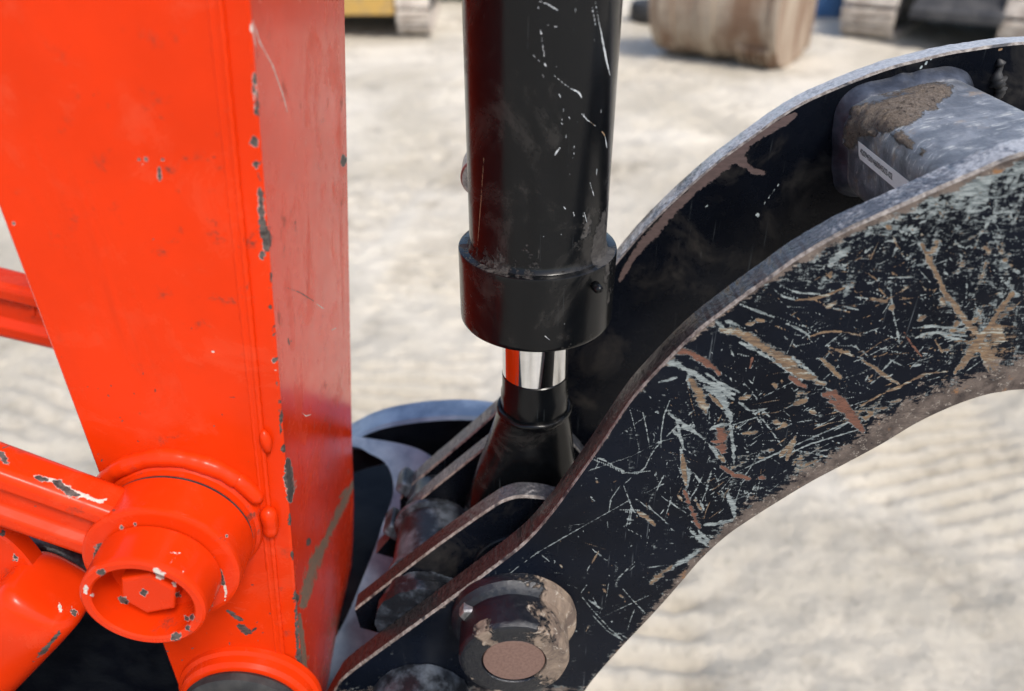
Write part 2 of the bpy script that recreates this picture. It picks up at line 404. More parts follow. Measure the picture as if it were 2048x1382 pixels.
def m_ground():
    s = NT('dry_yard_dirt')
    a = s.noise(.55, 6, .6, dist=.6); b = s.noise(3.2, 7, .65, dist=.5); c = s.noise(48, 6, .7); e = s.noise(.18, 3)
    col = s.mixc(s.step(a, .36, .66), (.44, .393, .312), (.63, .575, .48))
    col = s.mixc(s.step(b, .52, .72, 0, .55), col, (.215, .185, .145))
    col = s.mixc(s.step(e, .5, .65, 0, .45), col, (.66, .61, .52))
    col = s.mixc(s.step(s.noise(16, 5, .7), .54, .70, 0, .42), col, (.28, .25, .20))
    col = s.mixc(s.step(c, .52, .72, 0, .45), col, (.20, .175, .14))
    return s.out(col, .95, None, s.bump(s.math('ADD', s.math('MULTIPLY', b, .5), s.math('MULTIPLY', c, .6)), .035, .9))
M['ground'] = m_ground()
M['yellow'] = m_simple('dusty_yellow_paint', (.42, .25, .05), (.30, .20, .08), 6, .6, .001)
M['rust'] = m_simple('rusty_bucket_steel', (.17, .098, .058), (.34, .275, .205), 2.6, .8, .004, 0, 8, .38, .62, 0, (1.6, 1.6, .3))
M['track'] = m_simple('dusty_track_steel', (.36, .30, .25), (.60, .54, .47), 14, .8, .003)
M['chassis'] = m_simple('dark_chassis', (.02, .021, .025), (.06, .058, .058), 5, .6, .001)
M['blue'] = m_simple('faded_blue_plastic', (.08, .20, .42), (.13, .27, .5), 6, .5, .001)
M['teal'] = m_simple('dark_teal_steel', (.02, .07, .07), (.03, .09, .09), 3, .6, .001)
M['glass'] = m_simple('dark_glass', (.01, .012, .014), (.015, .016, .018), 3, .08, 0)

# ------------------------------------------------------------------ ground
def axis_vals(steps):
    v = [steps[0]]
    for end, st in steps[1]:
        while v[-1] < end: v.append(v[-1]+st)
    return v
ys = axis_vals((-3, [(.3, .1), (3.2, .014), (10.5, .035), (14, .12)])); g_ = .2
while ys[-1] < 900: ys.append(ys[-1]+g_); g_ *= 1.25
xp = axis_vals((0, [(2.2, .022), (6, .06)])); g_ = .1
while xp[-1] < 700: xp.append(xp[-1]+g_); g_ *= 1.25
ys = [-900, -300, -100, -40, -18, -9, -5]+ys
xs = np.array([-x for x in xp[:0:-1]]+xp); ys = np.array(ys)
gx, gy = np.meshgrid(xs, ys, indexing='ij')
near = np.clip(1-(np.hypot(gx, gy)-10)/8, 0, 1)
gz = (fbm(gx*.9+40, gy*.9+40, 21)-.5)*.09+(fbm(gx*5+80, gy*5+80, 22)-.5)*.045+(fbm(gx*18+80, gy*18+80, 23, 3)-.5)*.030+(vnoise(gx*38+9, gy*38+5, 29)-.5)*.011
for (x0, y0, ang, wid, per, amp, ph) in ((1.30, 1.75, -12, .60, .060, .032, 0), (.30, 3.0, 3, .42, .085, .030, .3), (-1.5, 2.3, 25, .40, .085, .026, .1), (2.6, 4.5, -35, .45, .13, .026, 0), (-.55, 5.0, 12, .45, .13, .024, .5), (.8, 6.4, -14, .5, .14, .022, .2), (-.30, 2.7, 6, .48, .080, .034, .4)):
    dx, dy = math.sin(R(ang)), math.cos(R(ang))
    u = (gx-x0)*dx+(gy-y0)*dy; w = (gx-x0)*dy-(gy-y0)*dx+.06*(fbm(u*1.2+5, u*0+3, 9)-.5)
    m = np.clip(1-(np.abs(w)-wid/2)/.05, 0, 1)*np.clip(fbm(gx*1.6+11, gy*1.6+7, 31)*3-.85, 0, 1)
    gz += m*amp*1.5*(np.clip(np.sin(2*np.pi*u/per+ph+2.2*np.abs(w))*1.6, -1, 1)*.5-.3)
V = np.stack([gx, gy, gz*near-.01], -1).reshape(-1, 3)
ground = part('ground', V, grid_faces(len(xs), len(ys)), M['ground']); ground['kind'] = 'structure'
fix_normals(ground)
if ground.data.polygons[len(ground.data.polygons)//2].normal.z < 0: ground.data.flip_normals()

# ------------------------------------------------------------------ the orange arm
YN, YFAR = .3186, .5154
arm = empty('excavator_stick', (-.17, .417, 0), 'tall orange box-section excavator arm with chipped front corner, left of the black cylinder', 'excavator arm')
def lerp_z(p, q, z): return np.array([p[0]+(q[0]-p[0])*(z-p[1])/(q[1]-p[1]), z])
c0, c1 = U(497, 0, YN), U(605, 1382, YN)
nose = [U(708, 1000, YFAR), U(703, 1130, YFAR), U(690, 1220, YFAR), U(660, 1300, YFAR), U(612, 1370, YFAR)]
front_pts = [lerp_z(c0, c1, z) for z in (.36, .1, -.15, -.30, -.42)]+[np.array(p) for p in nose]+[np.array((-.262, -.80)), np.array((-.30, -.805))]
fo = smooth(front_pts, 4000); zz_ = fo[:, 1]; stp = np.linalg.norm(fo[1]-fo[0]); keep = [0]
while keep[-1] < 3990:                      # finer rows where the paint can be seen close up
    zc_ = zz_[keep[-1]]; keep.append(min(3999, keep[-1]+max(1, int((.0008 if -.60 < zc_ < .0 else .012)/stp))))
fo = fo[keep]
tn = np.gradient(fo, axis=0); tn /= np.linalg.norm(tn, axis=1)[:, None]; nin = np.stack([tn[:, 1], -tn[:, 0]], 1)
nin *= np.where((nin@np.array([-1, 0]))[:, None] < -.3, -1, 1)
if nin[len(nin)//3, 0] > 0: nin = -nin
TH = .0105
chip_front = [('C', 3.2, [(508, 148), (511, 190), (512, 226)]), ('R', 3, [(511, 190), (515, 205), (512, 222)]), ('C', 5, [(508, 275), (509, 290)]), ('C', 5, [(512, 325), (513, 334)]),
    ('R', 2, [(516, 345), (520, 362)]), ('C', 4.5, [(519, 378), (523, 420), (526, 450)]), ('R', 6.5, [(524, 440), (530, 470), (536, 490)]), ('C', 5, [(534, 478), (531, 495)]), ('C', 5.5, [(525, 508), (524, 514)]),
    ('R', 1.6, [(538, 545), (539, 565)]), ('R', 2.5, [(541, 612), (541, 616)]), ('C', 3, [(548, 718), (548, 724)]), ('P', 2, [(550, 741)]), ('R', 3, [(566, 893), (567, 903)]), ('C', 6, [(577, 922), (579, 960), (580, 1000)]),
    ('R', 2.2, [(590, 1180), (594, 1260), (598, 1340)]), ('R', 4, [(592, 1190), (594, 1200)]), ('R', 5, [(598, 1300), (600, 1345)]), ('C', 3.5, [(687, 312), (686, 330)]),
    ('B', 7, [(707, 965), (690, 1000), (668, 1045), (650, 1085)]), ('B', 12, [(652, 1080), (632, 1120), (616, 1165), (606, 1210)]), ('R', 5, [(650, 1088), (630, 1125), (615, 1165)]), ('R', 3, [(700, 978), (685, 1005)]), ('B', 3, [(695, 975), (680, 995)]),
    ('R', 3.5, [(618, 1078), (616, 1090)]), ('R', 1.6, [(576, 676), (579, 690)]), ('R', 1.2, [(582, 682)]), ('P', 1.0, [(505, 40), (520, 85), (545, 130), (566, 190), (575, 225)]), ('P', .9, [(500, 30), (512, 95)]),
    ('R', .8, [(572, 575), (600, 585), (632, 605)]), ('P', 1.2, [(634, 608), (648, 618)]), ('P', 1.2, [(664, 660), (672, 656)]), ('P', 1.1, [(604, 826), (612, 832), (622, 829)]), ('B', 5, [(600, 1230), (606, 1300), (612, 1350)])]
for k in range(60):
    y = 130+k*21+rng.uniform(-8, 8); x = 497+y*.0782+rng.uniform(-1.2, 1.2)
    chip_front.append(('R', rng.uniform(1.0, 2.4), [(x, y), (x+.9, y+rng.uniform(8, 34))]))
chip_front = [(t[0], t[1]*(1.5 if t[0] in 'CR' and t[1] > 2 else 1), t[2]) for t in chip_front]
def dirt_front(V):
    Q = to_px(V); e = np.zeros((len(V), 3), np.float32)
    low = np.clip((Q[:, 1]-(1010+(705-Q[:, 0])*1.9))/160, 0, 1)       # scuffed, muddy patch at the nose
    e[:, 2] = .50*low*(fbm(Q[:, 0]*.03, Q[:, 1]*.012, 5)*1.5)
    return e
def front_plate():
    ny = 240; yy = np.linspace(YN+.0008, YFAR-.0008, ny); nt = len(fo)
    bev = .0012; prof = []
    outer = np.repeat((fo)[:, None], ny, 1)
    outer[:, 0] += nin*bev; outer[:, -1] += nin*bev
    Vo = np.stack([outer[..., 0], np.broadcast_to(yy, (nt, ny)), outer[..., 1]+H], -1)
    Vo[:, 1, 1] = YN+.0008+bev; Vo[:, -2, 1] = YFAR-.0008-bev
    nb = 14                                # near cut edge (seen from the side), gridded for the chips
    tt = np.linspace(bev, TH, nb)[1:]
    E1 = fo[:, None]+nin[:, None]*tt[None, :, None]
    Ve = np.stack([E1[..., 0], np.full(E1.shape[:2], YN+.0008), E1[..., 1]+H], -1)
    inner = fo+nin*TH
    Vb = np.stack([inner[:, 0], np.full(nt, YFAR-.0008), inner[:, 1]+H], 1)[:, None]
    Vall = np.concatenate([Ve[:, ::-1], Vo, Vb], 1); m = Vall.shape[1]
    Fq = grid_faces(nt, m).tolist()
    for i in range(nt-1): Fq.append([i*m+m-1, (i+1)*m+m-1, (i+1)*m, i*m])
    Vv = Vall.reshape(-1, 3)
    return sharp(fix_normals(part('front_plate', Vv, Fq, M['orange'], arm, wear=chip_front, extra=dirt_front(Vv))), 40)
front_plate()
inn = fo+nin*(TH+.0006)                     # side plates butt against the front plate
A_side = inn
rear_x = -.2244
zr = A_side[:, 1]
B_side = np.stack([np.where(zr > -.50, rear_x, rear_x-.10*np.clip((-.50-zr)/.3, 0, 1)**2), zr], 1)
side_wear = [('C', 3.6, [(277, 318), (279, 320)]), ('C', 4, [(291, 316), (293, 320)]), ('C', 3.4, [(324, 318), (326, 321)]), ('C', 3.6, [(318, 335), (319, 350), (319, 360)]), ('P', 1.2, [(285, 329)]), ('C', 3.4, [(27, 447)]),
    ('R', 5, [(455, 1222), (470, 1232), (484, 1240)]), ('R', 7, [(478, 1252), (492, 1262), (500, 1266)]), ('R', 3, [(505, 1262), (512, 1256)]), ('R', 1.5, [(312, 98)]), ('P', 2, [(424, 703), (428, 704)]), ('P', 1.4, [(548, 1012), (566, 1018)]),
    ('R', 1.6, [(428, 852)]), ('R', 1.4, [(196, 777)]), ('R', 1.4, [(222, 771)]), ('R', 1.2, [(460, 795), (470, 795)]), ('R', 1.6, [(487, 393), (489, 402)]), ('R', 3, [(545, 930), (548, 945)]), ('R', 2, [(530, 920), (531, 930)]), ('P', 2, [(553, 985), (555, 988)])]
for k in range(110):
    x, y = rng.uniform(120, 545), 1340-rng.exponential(320); a = rng.uniform(0, 3.1)
    side_wear.append(('R', rng.uniform(.6, 1.5), [(x, y), (x+rng.uniform(1, 6)*math.cos(a), y+rng.uniform(1, 6)*math.sin(a))]))
ruled_plate('side_plate', A_side, B_side, YN-.0012, YN+.0075, 250, .0010, [M['orange']]*3, arm, wear=side_wear)
q = slice(None, None, 12)
ruled_plate('side_plate', A_side[q], B_side[q], YFAR-.0075, YFAR+.0012, 6, .0010, [M['orange']]*3, arm)
rp = np.stack([np.full(40, rear_x+.0012), np.linspace(.36, -.5, 40)], 1)
ruled_plate('rear_plate', rp, rp+[[.009, 0]], YN+.0080, YFAR-.0080, 4, .001, [M['orange']]*3, arm)
# fillet bead where side plate meets front plate, a little wavy, with a stop near the pin
wl_ = inn[:, :]; zsel = np.nonzero((wl_[:, 1] < .34) & (wl_[:, 1] > -.47))[0][::4]
bead = np.stack([wl_[zsel, 0]+.0002*np.sin(np.arange(len(zsel))*1.9), np.full(len(zsel), YN+.0002), wl_[zsel, 1]], 1)
tube('weld_bead', bead, .0017, M['orange'], arm, n=8, wob=.2)
b2 = bead+np.array([-.0036, -.0004, 0]); tube('weld_bead', b2, .0014, M['orange'], arm, n=8, wob=.25)
st = [(*U(528+i*2.2, 858+i*9, YN),) for i in range(6)]
tube('weld_bead', [(x, YN-.0012, z) for x, z in st], [.0010, .0026, .0032, .0030, .0022, .0010], M['orange'], arm, n=10)
# pivot boss for the link, with its weld
PXc, PZc = -.1853, -.315
lathe('pin_boss', (PXc, PZc), [(.0445, YN-.0005), (.0432, .3142), (.0415, .3125), (.0412, .3092), (.030, .3090)], M['orange'], arm, sh=25)
def arc_weld(c, rad, a0, a1, y, r, n=36, name='weld_bead'):
    a = np.linspace(R(a0), R(a1), n); rr = np.full(n, r); rr[0] = rr[-1] = r*.35; rr[1] = rr[-2] = r*.8
    pts = np.stack([c[0]+(rad+.0003*np.sin(a*9))*np.cos(a), np.full(n, y), c[1]+(rad+.0003*np.sin(a*9))*np.sin(a)], 1)
    return tube(name, pts, rr*(1+.05*np.sin(a*13)+.018*np.sin(a*41)), M['orange'], arm, n=12)
arc_weld((PXc, PZc), .0470, 160, 38, YN-.0020, .0052, 70)
arc_weld((PXc, PZc), .0480, 46, 18, YN-.0022, .0046, 12)
arc_weld((PXc, PZc), .0485, 12, -14, YN-.0020, .0046, 12)
# tip boss at the bottom of the arm, with a dark seal
TX, TZ = -.176, -.474
lathe('tip_boss', (TX, TZ), [(.0475, YN-.0005), (.0470, .3145), (.0445, .3130), (.0440, .3085), (.0420, .3060), (.0405, .3055), (.030, .3052)], M['orange'], arm, sh=25)
lathe('seal_ring', (TX, TZ), [(.039, .3054), (.0405, .3030), (.0400, .2985), (.036, .2965), (.026, .2960)], M['rubber'], arm, sh=25)

# ------------------------------------------------------------------ near link
link = empty('bucket_link', (PXc, .295, H+PZc-.05), 'near orange forged link with chipped round pin collar bolted over its end', 'link')
link_wear = [('C', 5, [(72, 953), (95, 960)]), ('C', 7, [(110, 964), (125, 972)]), ('C', 9, [(128, 978), (152, 990)]), ('P', 4, [(66, 950), (110, 962), (160, 988), (205, 1006)]), ('P', 1.6, [(190, 1003), (216, 998)]), ('R', 2.4, [(206, 1012), (232, 1022)]),
    ('C', 5, [(0, 905), (12, 920)]), ('C', 3, [(2, 918), (18, 928)]), ('R', 1.6, [(0, 898), (14, 893), (26, 887)]), ('R', 2, [(175, 944), (195, 952)]), ('P', 1.6, [(183, 946), (204, 951)]), ('R', 1, [(55, 1018)]), ('R', 1, [(70, 1012)]),
    ('C', 4, [(242, 1054)]), ('C', 4, [(269, 1047), (272, 1049)]), ('C', 3, [(362, 1077)]), ('C', 4, [(452, 1071), (454, 1073)]),
    ('C', 10, [(192, 1115), (202, 1098), (220, 1088)]), ('R', 9, [(196, 1108), (210, 1094)]), ('R', 6, [(228, 1082), (248, 1076), (268, 1071)]), ('R', 4, [(290, 1070), (340, 1080), (372, 1098)]),
    ('C', 5, [(424, 1114), (428, 1122)]), ('C', 6, [(433, 1132), (440, 1150), (446, 1166)]), ('P', 3, [(449, 1170), (452, 1185), (450, 1200)]), ('B', 6, [(425, 1185), (420, 1205), (410, 1225)]), ('R', 3, [(408, 1235), (430, 1225)])]
def ibar(name, p0, p1, h, Yf, Yb, rec, mat, parent, wear=None, n=60, rnd=.004, flange=.26, lip=.0):
    p0, p1 = np.array(p0, float), np.array(p1, float); d = p1-p0; L = np.linalg.norm(d); d /= L; up = np.array([-d[1], d[0]])
    if up[1] < 0: up = -up
    hh = h/2; ft = h*flange
    half = [(hh-rnd, Yf), (hh-ft, Yf), (hh-ft-rec*.9, Yf+rec), (0, Yf+rec), (-(hh-ft-rec*.9), Yf+rec), (-(hh-ft), Yf), (-(hh-rnd), Yf)]
    cor = lambda sgn, y, dy: [(sgn*(hh-rnd*.3), y+dy*rnd*.3)]
    sec = cor(1, Yf, 1)+half+cor(-1, Yf, 1)+[(-hh, Yf+rnd)]+[(-hh, Yb-rnd)]+cor(-1, Yb, -1)+[(a, Yb-(y-Yf)) for a, y in half[::-1]]+cor(1, Yb, -1)+[(hh, Yb-rnd), (hh, Yf+rnd)]
    s2 = []
    for i in range(len(sec)):               # subdivide for wear resolution
        a, b = np.array(sec[i]), np.array(sec[(i+1) % len(sec)]); k = max(1, int(np.linalg.norm(b-a)/.0011))
        for j in range(k): s2.append(a+(b-a)*j/k)
    s2 = np.array(s2); rings = []
    for t in np.linspace(0, L, n):
        c = p0+d*t; xz = c+up*s2[:, :1]
        rings.append(np.stack([xz[:, 0], s2[:, 1], xz[:, 1]], 1))
    return loft(name, rings, mat, parent, wear=wear, sh=50)
ld = np.array([-.870, .493])
ibar('link_bar', np.array([PXc, PZc])+ld*.020+np.array([0, .0045]), np.array([PXc, PZc])+ld*.46+np.array([0, .0045]), .0390, .2845, .3060, .0042, M['orange'], link, wear=link_wear, n=400)
lathe('link_boss', (PXc, PZc), prof_dense([(.030, .3085), (.0400, .3082), (.0410, .3072), (.0410, .2850), (.0405, .2835), (.0385, .2828), (.030, .2826)], .001), M['orange'], link, n=220, wear=link_wear, sh=28)
lathe('gap_seal', (PXc, PZc), [(.034, .3100), (.0404, .3098), (.0404, .3078), (.034, .3076)], M['rubber'], link)
col_wear = [('C', 8, [(198, 1143), (206, 1146)]), ('P', 9, [(312, 1140), (320, 1150), (324, 1156)]), ('P', 6, [(345, 1166), (350, 1172)]), ('C', 6, [(353, 1188), (358, 1191)]), ('C', 6, [(372, 1235), (376, 1240)]), ('C', 6, [(384, 1232), (385, 1238)]),
    ('C', 7, [(374, 1256), (378, 1254)]), ('C', 8, [(345, 1276), (358, 1272)]), ('P', 5, [(172, 1172), (171, 1186)]), ('P', 3, [(184, 1190)]), ('C', 7, [(242, 1197), (252, 1203)]), ('C', 6, [(284, 1186), (292, 1184)]), ('P', 1, [(335, 1105), (362, 1106)]), ('P', 1, [(352, 1110), (342, 1126)]), ('P', 2, [(365, 1143)])]
lathe('retainer_collar', (PXc, PZc), prof_dense([(.0300, .2824), (.0312, .2820), (.0318, .2810), (.0312, .2612), (.0307, .2594), (.0294, .2586), (.0262, .2586), (.0252, .2594), (.0242, .2785), (.0195, .2792), (.0190, .2780), (.001, .2778)], .0009), M['orange'], link, n=240, wear=col_wear, sh=24)
hc = np.stack([np.cos(np.arange(6)*np.pi/3+.25), np.sin(np.arange(6)*np.pi/3+.25)], 1)
hx = np.vstack([hc[i]+(hc[(i+1) % 6]-hc[i])*t for i in range(6) for t in np.linspace(0, 1, 12, endpoint=False)[:, None]])
hexp = [np.stack([PXc+r_*hx[:, 0], np.full(len(hx), y), PZc+r_*hx[:, 1]], 1) for r_, y in [(.0155, y) for y in np.linspace(.2785, .2662, 12)]+[(.0150, .2655), (.0140, .2650)]+[(q_, .2649) for q_ in np.linspace(.0135, .0006, 13)]]
loft('bolt_head', hexp, M['orange'], link, wear=col_wear, sh=20)

# ------------------------------------------------------------------ far link behind the arm
flink = empty('bucket_link', (-.36, .545, H-.35), 'far orange I-section link passing behind the arm, seen at the left edge', 'link')
fa, fb = np.array(U(-150, 590, .530)), np.array(U(180, 668, .530)); fa = fb+(fa-fb)*2.6
ibar('link_bar', fa, fb, .052, .5300, .5580, .006, M['orange'], flink, n=50, rnd=.005, flange=.24)
k0 = np.array(U(71, 616, .536)); dxa = (fb-fa)/np.linalg.norm(fb-fa); upa = np.array([-dxa[1], dxa[0]])
rg = []
for y in (.5362, .5345):
    rg.append(np.array([[*(k0+dxa*a+upa*b), y] for a, b in ((-.004, -.008), (.018, -.008), (.018, .008), (-.004, .008))])[:, [0, 2, 1]])
loft('cast_mark', rg, M['orange'], flink)
rg = []
for y in (.5345, .5335):
    rg.append(np.array([[*(k0+dxa*a+upa*b), y] for a, b in ((-.002, -.006), (.0005, -.006), (.0005, .006), (-.002, .006))])[:, [0, 2, 1]])
loft('cast_mark', rg, M['orange'], flink)

# ------------------------------------------------------------------ orange lever end at the lower left corner
lev = empty('coupler_lever', (-.27, .31, H-.47), 'rounded orange lever end in the bottom left corner with chipped upper edge', 'lever')
def lobe():
    a0 = np.array([*U(62, 1222, .300)]); a1 = np.array([*U(-170, 1450, .300)])
    rings = []; n = 64
    for t, r in ((-.0272, .002), (-.0272, .012), (-.0266, .0180), (-.0245, .0214), (-.0205, .0234), (0, .0248), (.02, .0255), (.06, .027), (.12, .028)):
        d = (a1-a0)/np.linalg.norm(a1-a0); c = a0+d*t; up = np.array([-d[1], d[0]])
        a = np.linspace(0, 2*np.pi, n, endpoint=False)
        ca, sa = np.sign(np.cos(a))*np.abs(np.cos(a))**.62, np.sign(np.sin(a))*np.abs(np.sin(a))**.62
        rings.append(np.stack([c[0]+up[0]*r*ca, .302+r*.95*sa, c[1]+up[1]*r*ca], 1))
    return rings
loft('lever_end', lobe(), M['orange'], lev, wear=[('R', 2, [(40, 1275), (44, 1278)]), ('R', 2, [(106, 1185)]), ('R', 4, [(60, 1275), (68, 1278)]), ('P', 3, [(118, 1215), (130, 1205)]), ('R', 5, [(100, 1290), (80, 1310), (60, 1330)]), ('C', 4, [(150, 1215), (148, 1240)]), ('R', 4, [(120, 1265), (108, 1282)])], sh=60)
Al = smooth(UL([(-60, 1050), (0, 1072), (40, 1105), (75, 1150), (100, 1190)], .306), 60); Bl = smooth(UL([(-120, 1200), (-60, 1210), (-20, 1220), (20, 1230), (60, 1240)], .306), 60)
ruled_plate('lever_plate', Al, Bl, .306, .318, 30, .0012, [M['orange']]*3, lev, wear=[('C', 5, [(28, 1112), (34, 1120)]), ('C', 5, [(44, 1136), (54, 1146)]), ('R', 4, [(0, 1068), (6, 1072)])])

# ------------------------------------------------------------------ black quick coupler under the arm
coup = empty('quick_coupler', (-.2, .45, H-.70), 'glossy black quick coupler body under the arm tip with a lit top web', 'quick coupler')
Ac = smooth(UL([(-160, 1040), (0, 1072), (70, 1082), (130, 1102), (200, 1150), (300, 1235), (420, 1330), (560, 1400)], .345), 120)
Bc = smooth(UL([(-300, 1500), (-160, 1560), (0, 1620), (120, 1680), (250, 1720), (380, 1740), (480, 1750), (600, 1740)], .345), 120)
ruled_plate('side_plate', Ac, Bc, .345, .400, 24, .004, [M['casting']]*3, coup)
hp = smooth([(-60, 1120), (0, 1095), (60, 1088), (120, 1104), (180, 1138), (240, 1185), (300, 1240)], 30)
tube('hose', np.array([(*U(a, b, .336), .336) for a, b in hp])[:, [0, 2, 1]], .0085, M['hub'], coup, n=18)
def reflection_block():                          # unseen black body added below the coupler, keeps bright ground out of reflections
    sec = [(-.52, -.56), (-.50, -.535), (-.10, -.535), (-.055, -.56), (-.03, -.66), (-.06, -.78), (-.50, -.78)]
    rg = [np.array([[x, y, z] for x, z in sec]) for y in (.150, .158, .318, .326)]
    for a_, k_ in ((0, .96), (3, .96)): rg[a_][:, 0] = -.28+(rg[a_][:, 0]+.28)*k_; rg[a_][:, 2] = -.66+(rg[a_][:, 2]+.66)*k_
    return rg
loft('reflection_block', reflection_block(), M['casting'], coup, sh=25)
# sloping top web with a rounded opening, right of the arm
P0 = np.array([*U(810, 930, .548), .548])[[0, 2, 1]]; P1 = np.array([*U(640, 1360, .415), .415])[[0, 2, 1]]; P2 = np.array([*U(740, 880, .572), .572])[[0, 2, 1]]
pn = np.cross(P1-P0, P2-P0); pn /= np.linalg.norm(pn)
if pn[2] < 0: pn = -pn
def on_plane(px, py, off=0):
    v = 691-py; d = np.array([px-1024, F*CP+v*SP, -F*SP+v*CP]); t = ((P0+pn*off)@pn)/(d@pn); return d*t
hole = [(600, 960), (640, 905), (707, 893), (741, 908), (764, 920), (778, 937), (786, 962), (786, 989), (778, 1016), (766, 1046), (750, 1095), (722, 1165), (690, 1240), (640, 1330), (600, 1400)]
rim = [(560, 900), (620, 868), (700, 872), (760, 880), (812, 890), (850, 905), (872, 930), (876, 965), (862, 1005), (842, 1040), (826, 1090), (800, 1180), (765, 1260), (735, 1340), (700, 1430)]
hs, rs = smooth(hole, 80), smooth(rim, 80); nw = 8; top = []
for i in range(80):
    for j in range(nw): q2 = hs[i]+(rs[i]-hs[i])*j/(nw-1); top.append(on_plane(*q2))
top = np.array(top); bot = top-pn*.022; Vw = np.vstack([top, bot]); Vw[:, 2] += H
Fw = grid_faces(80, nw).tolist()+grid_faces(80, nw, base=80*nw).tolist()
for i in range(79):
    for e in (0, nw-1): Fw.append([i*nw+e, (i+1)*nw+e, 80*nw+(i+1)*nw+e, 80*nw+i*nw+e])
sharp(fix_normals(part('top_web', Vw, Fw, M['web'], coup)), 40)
# hooked rim standing up behind the web
Ar = smooth(UL([(600, 930), (660, 885), (712, 852), (765, 829), (830, 816), (900, 810), (960, 812), (1030, 824), (1100, 848)], .600), 90)
Br = Ar+np.stack([np.zeros(90), -np.interp(np.linspace(0, 1, 90), [0, .3, 1], [.035, .045, .075])], 1)
ruled_plate('hook_rim', Ar, Br, .580, .612, 6, .003, [M['casting'], M['web'], M['web']], coup)
box('dark_filler', (-.15, .56, H-.63), (.20, .22, .12), M['casting'], coup, bev=.008)  # dark block added so the web's opening reads as deep shade

# ------------------------------------------------------------------ the black thumb
thumb = empty('hydraulic_thumb', (.02, .417, H-.52), 'scratched black hydraulic thumb of two curved steel plates joined by a muddy cross tube', 'thumb')
Y1, Y2, Y3, Y4 = .335, .353, .481, .499
near_up = [(630, 1450), (668, 1382), (700, 1345), (860, 1228), (980, 1140), (1050, 1085), (1100, 1030), (1140, 977), (1200, 893), (1263, 800), (1318, 738), (1372, 683), (1415, 646), (1480, 597), (1545, 551), (1600, 512), (1693, 459), (1785, 418), (1878, 376), (1970, 336), (2048, 306)]
near_lo = [(760, 1760), (860, 1800), (960, 1760), (1060, 1600), (1110, 1480), (1170, 1382), (1232, 1308), (1300, 1236), (1350, 1180), (1400, 1122), (1450, 1076), (1500, 1041), (1560, 1003), (1620, 967), (1690, 930), (1760, 892), (1830, 850), (1900, 817), (1960, 796), (2000, 788), (2048, 783)]
far_up = [(1228, 503), (1290, 430), (1366, 356), (1425, 305), (1490, 257), (1550, 214), (1614, 178), (1738, 128), (1820, 105), (1904, 87), (2048, 72)]
ext = [np.array(p) for p in ((.272, -.0985), (.315, -.088), (.36, -.096), (.41, -.125), (.46, -.175))]
exl = [np.array(p) for p in ((.31, -.2385), (.345, -.246), (.38, -.262), (.42, -.285))]
NTT = 1100
nu = smooth(list(UL(near_up, Y1))+ext, NTT); nl = smooth(list(UL(near_lo, Y1))+exl, NTT)
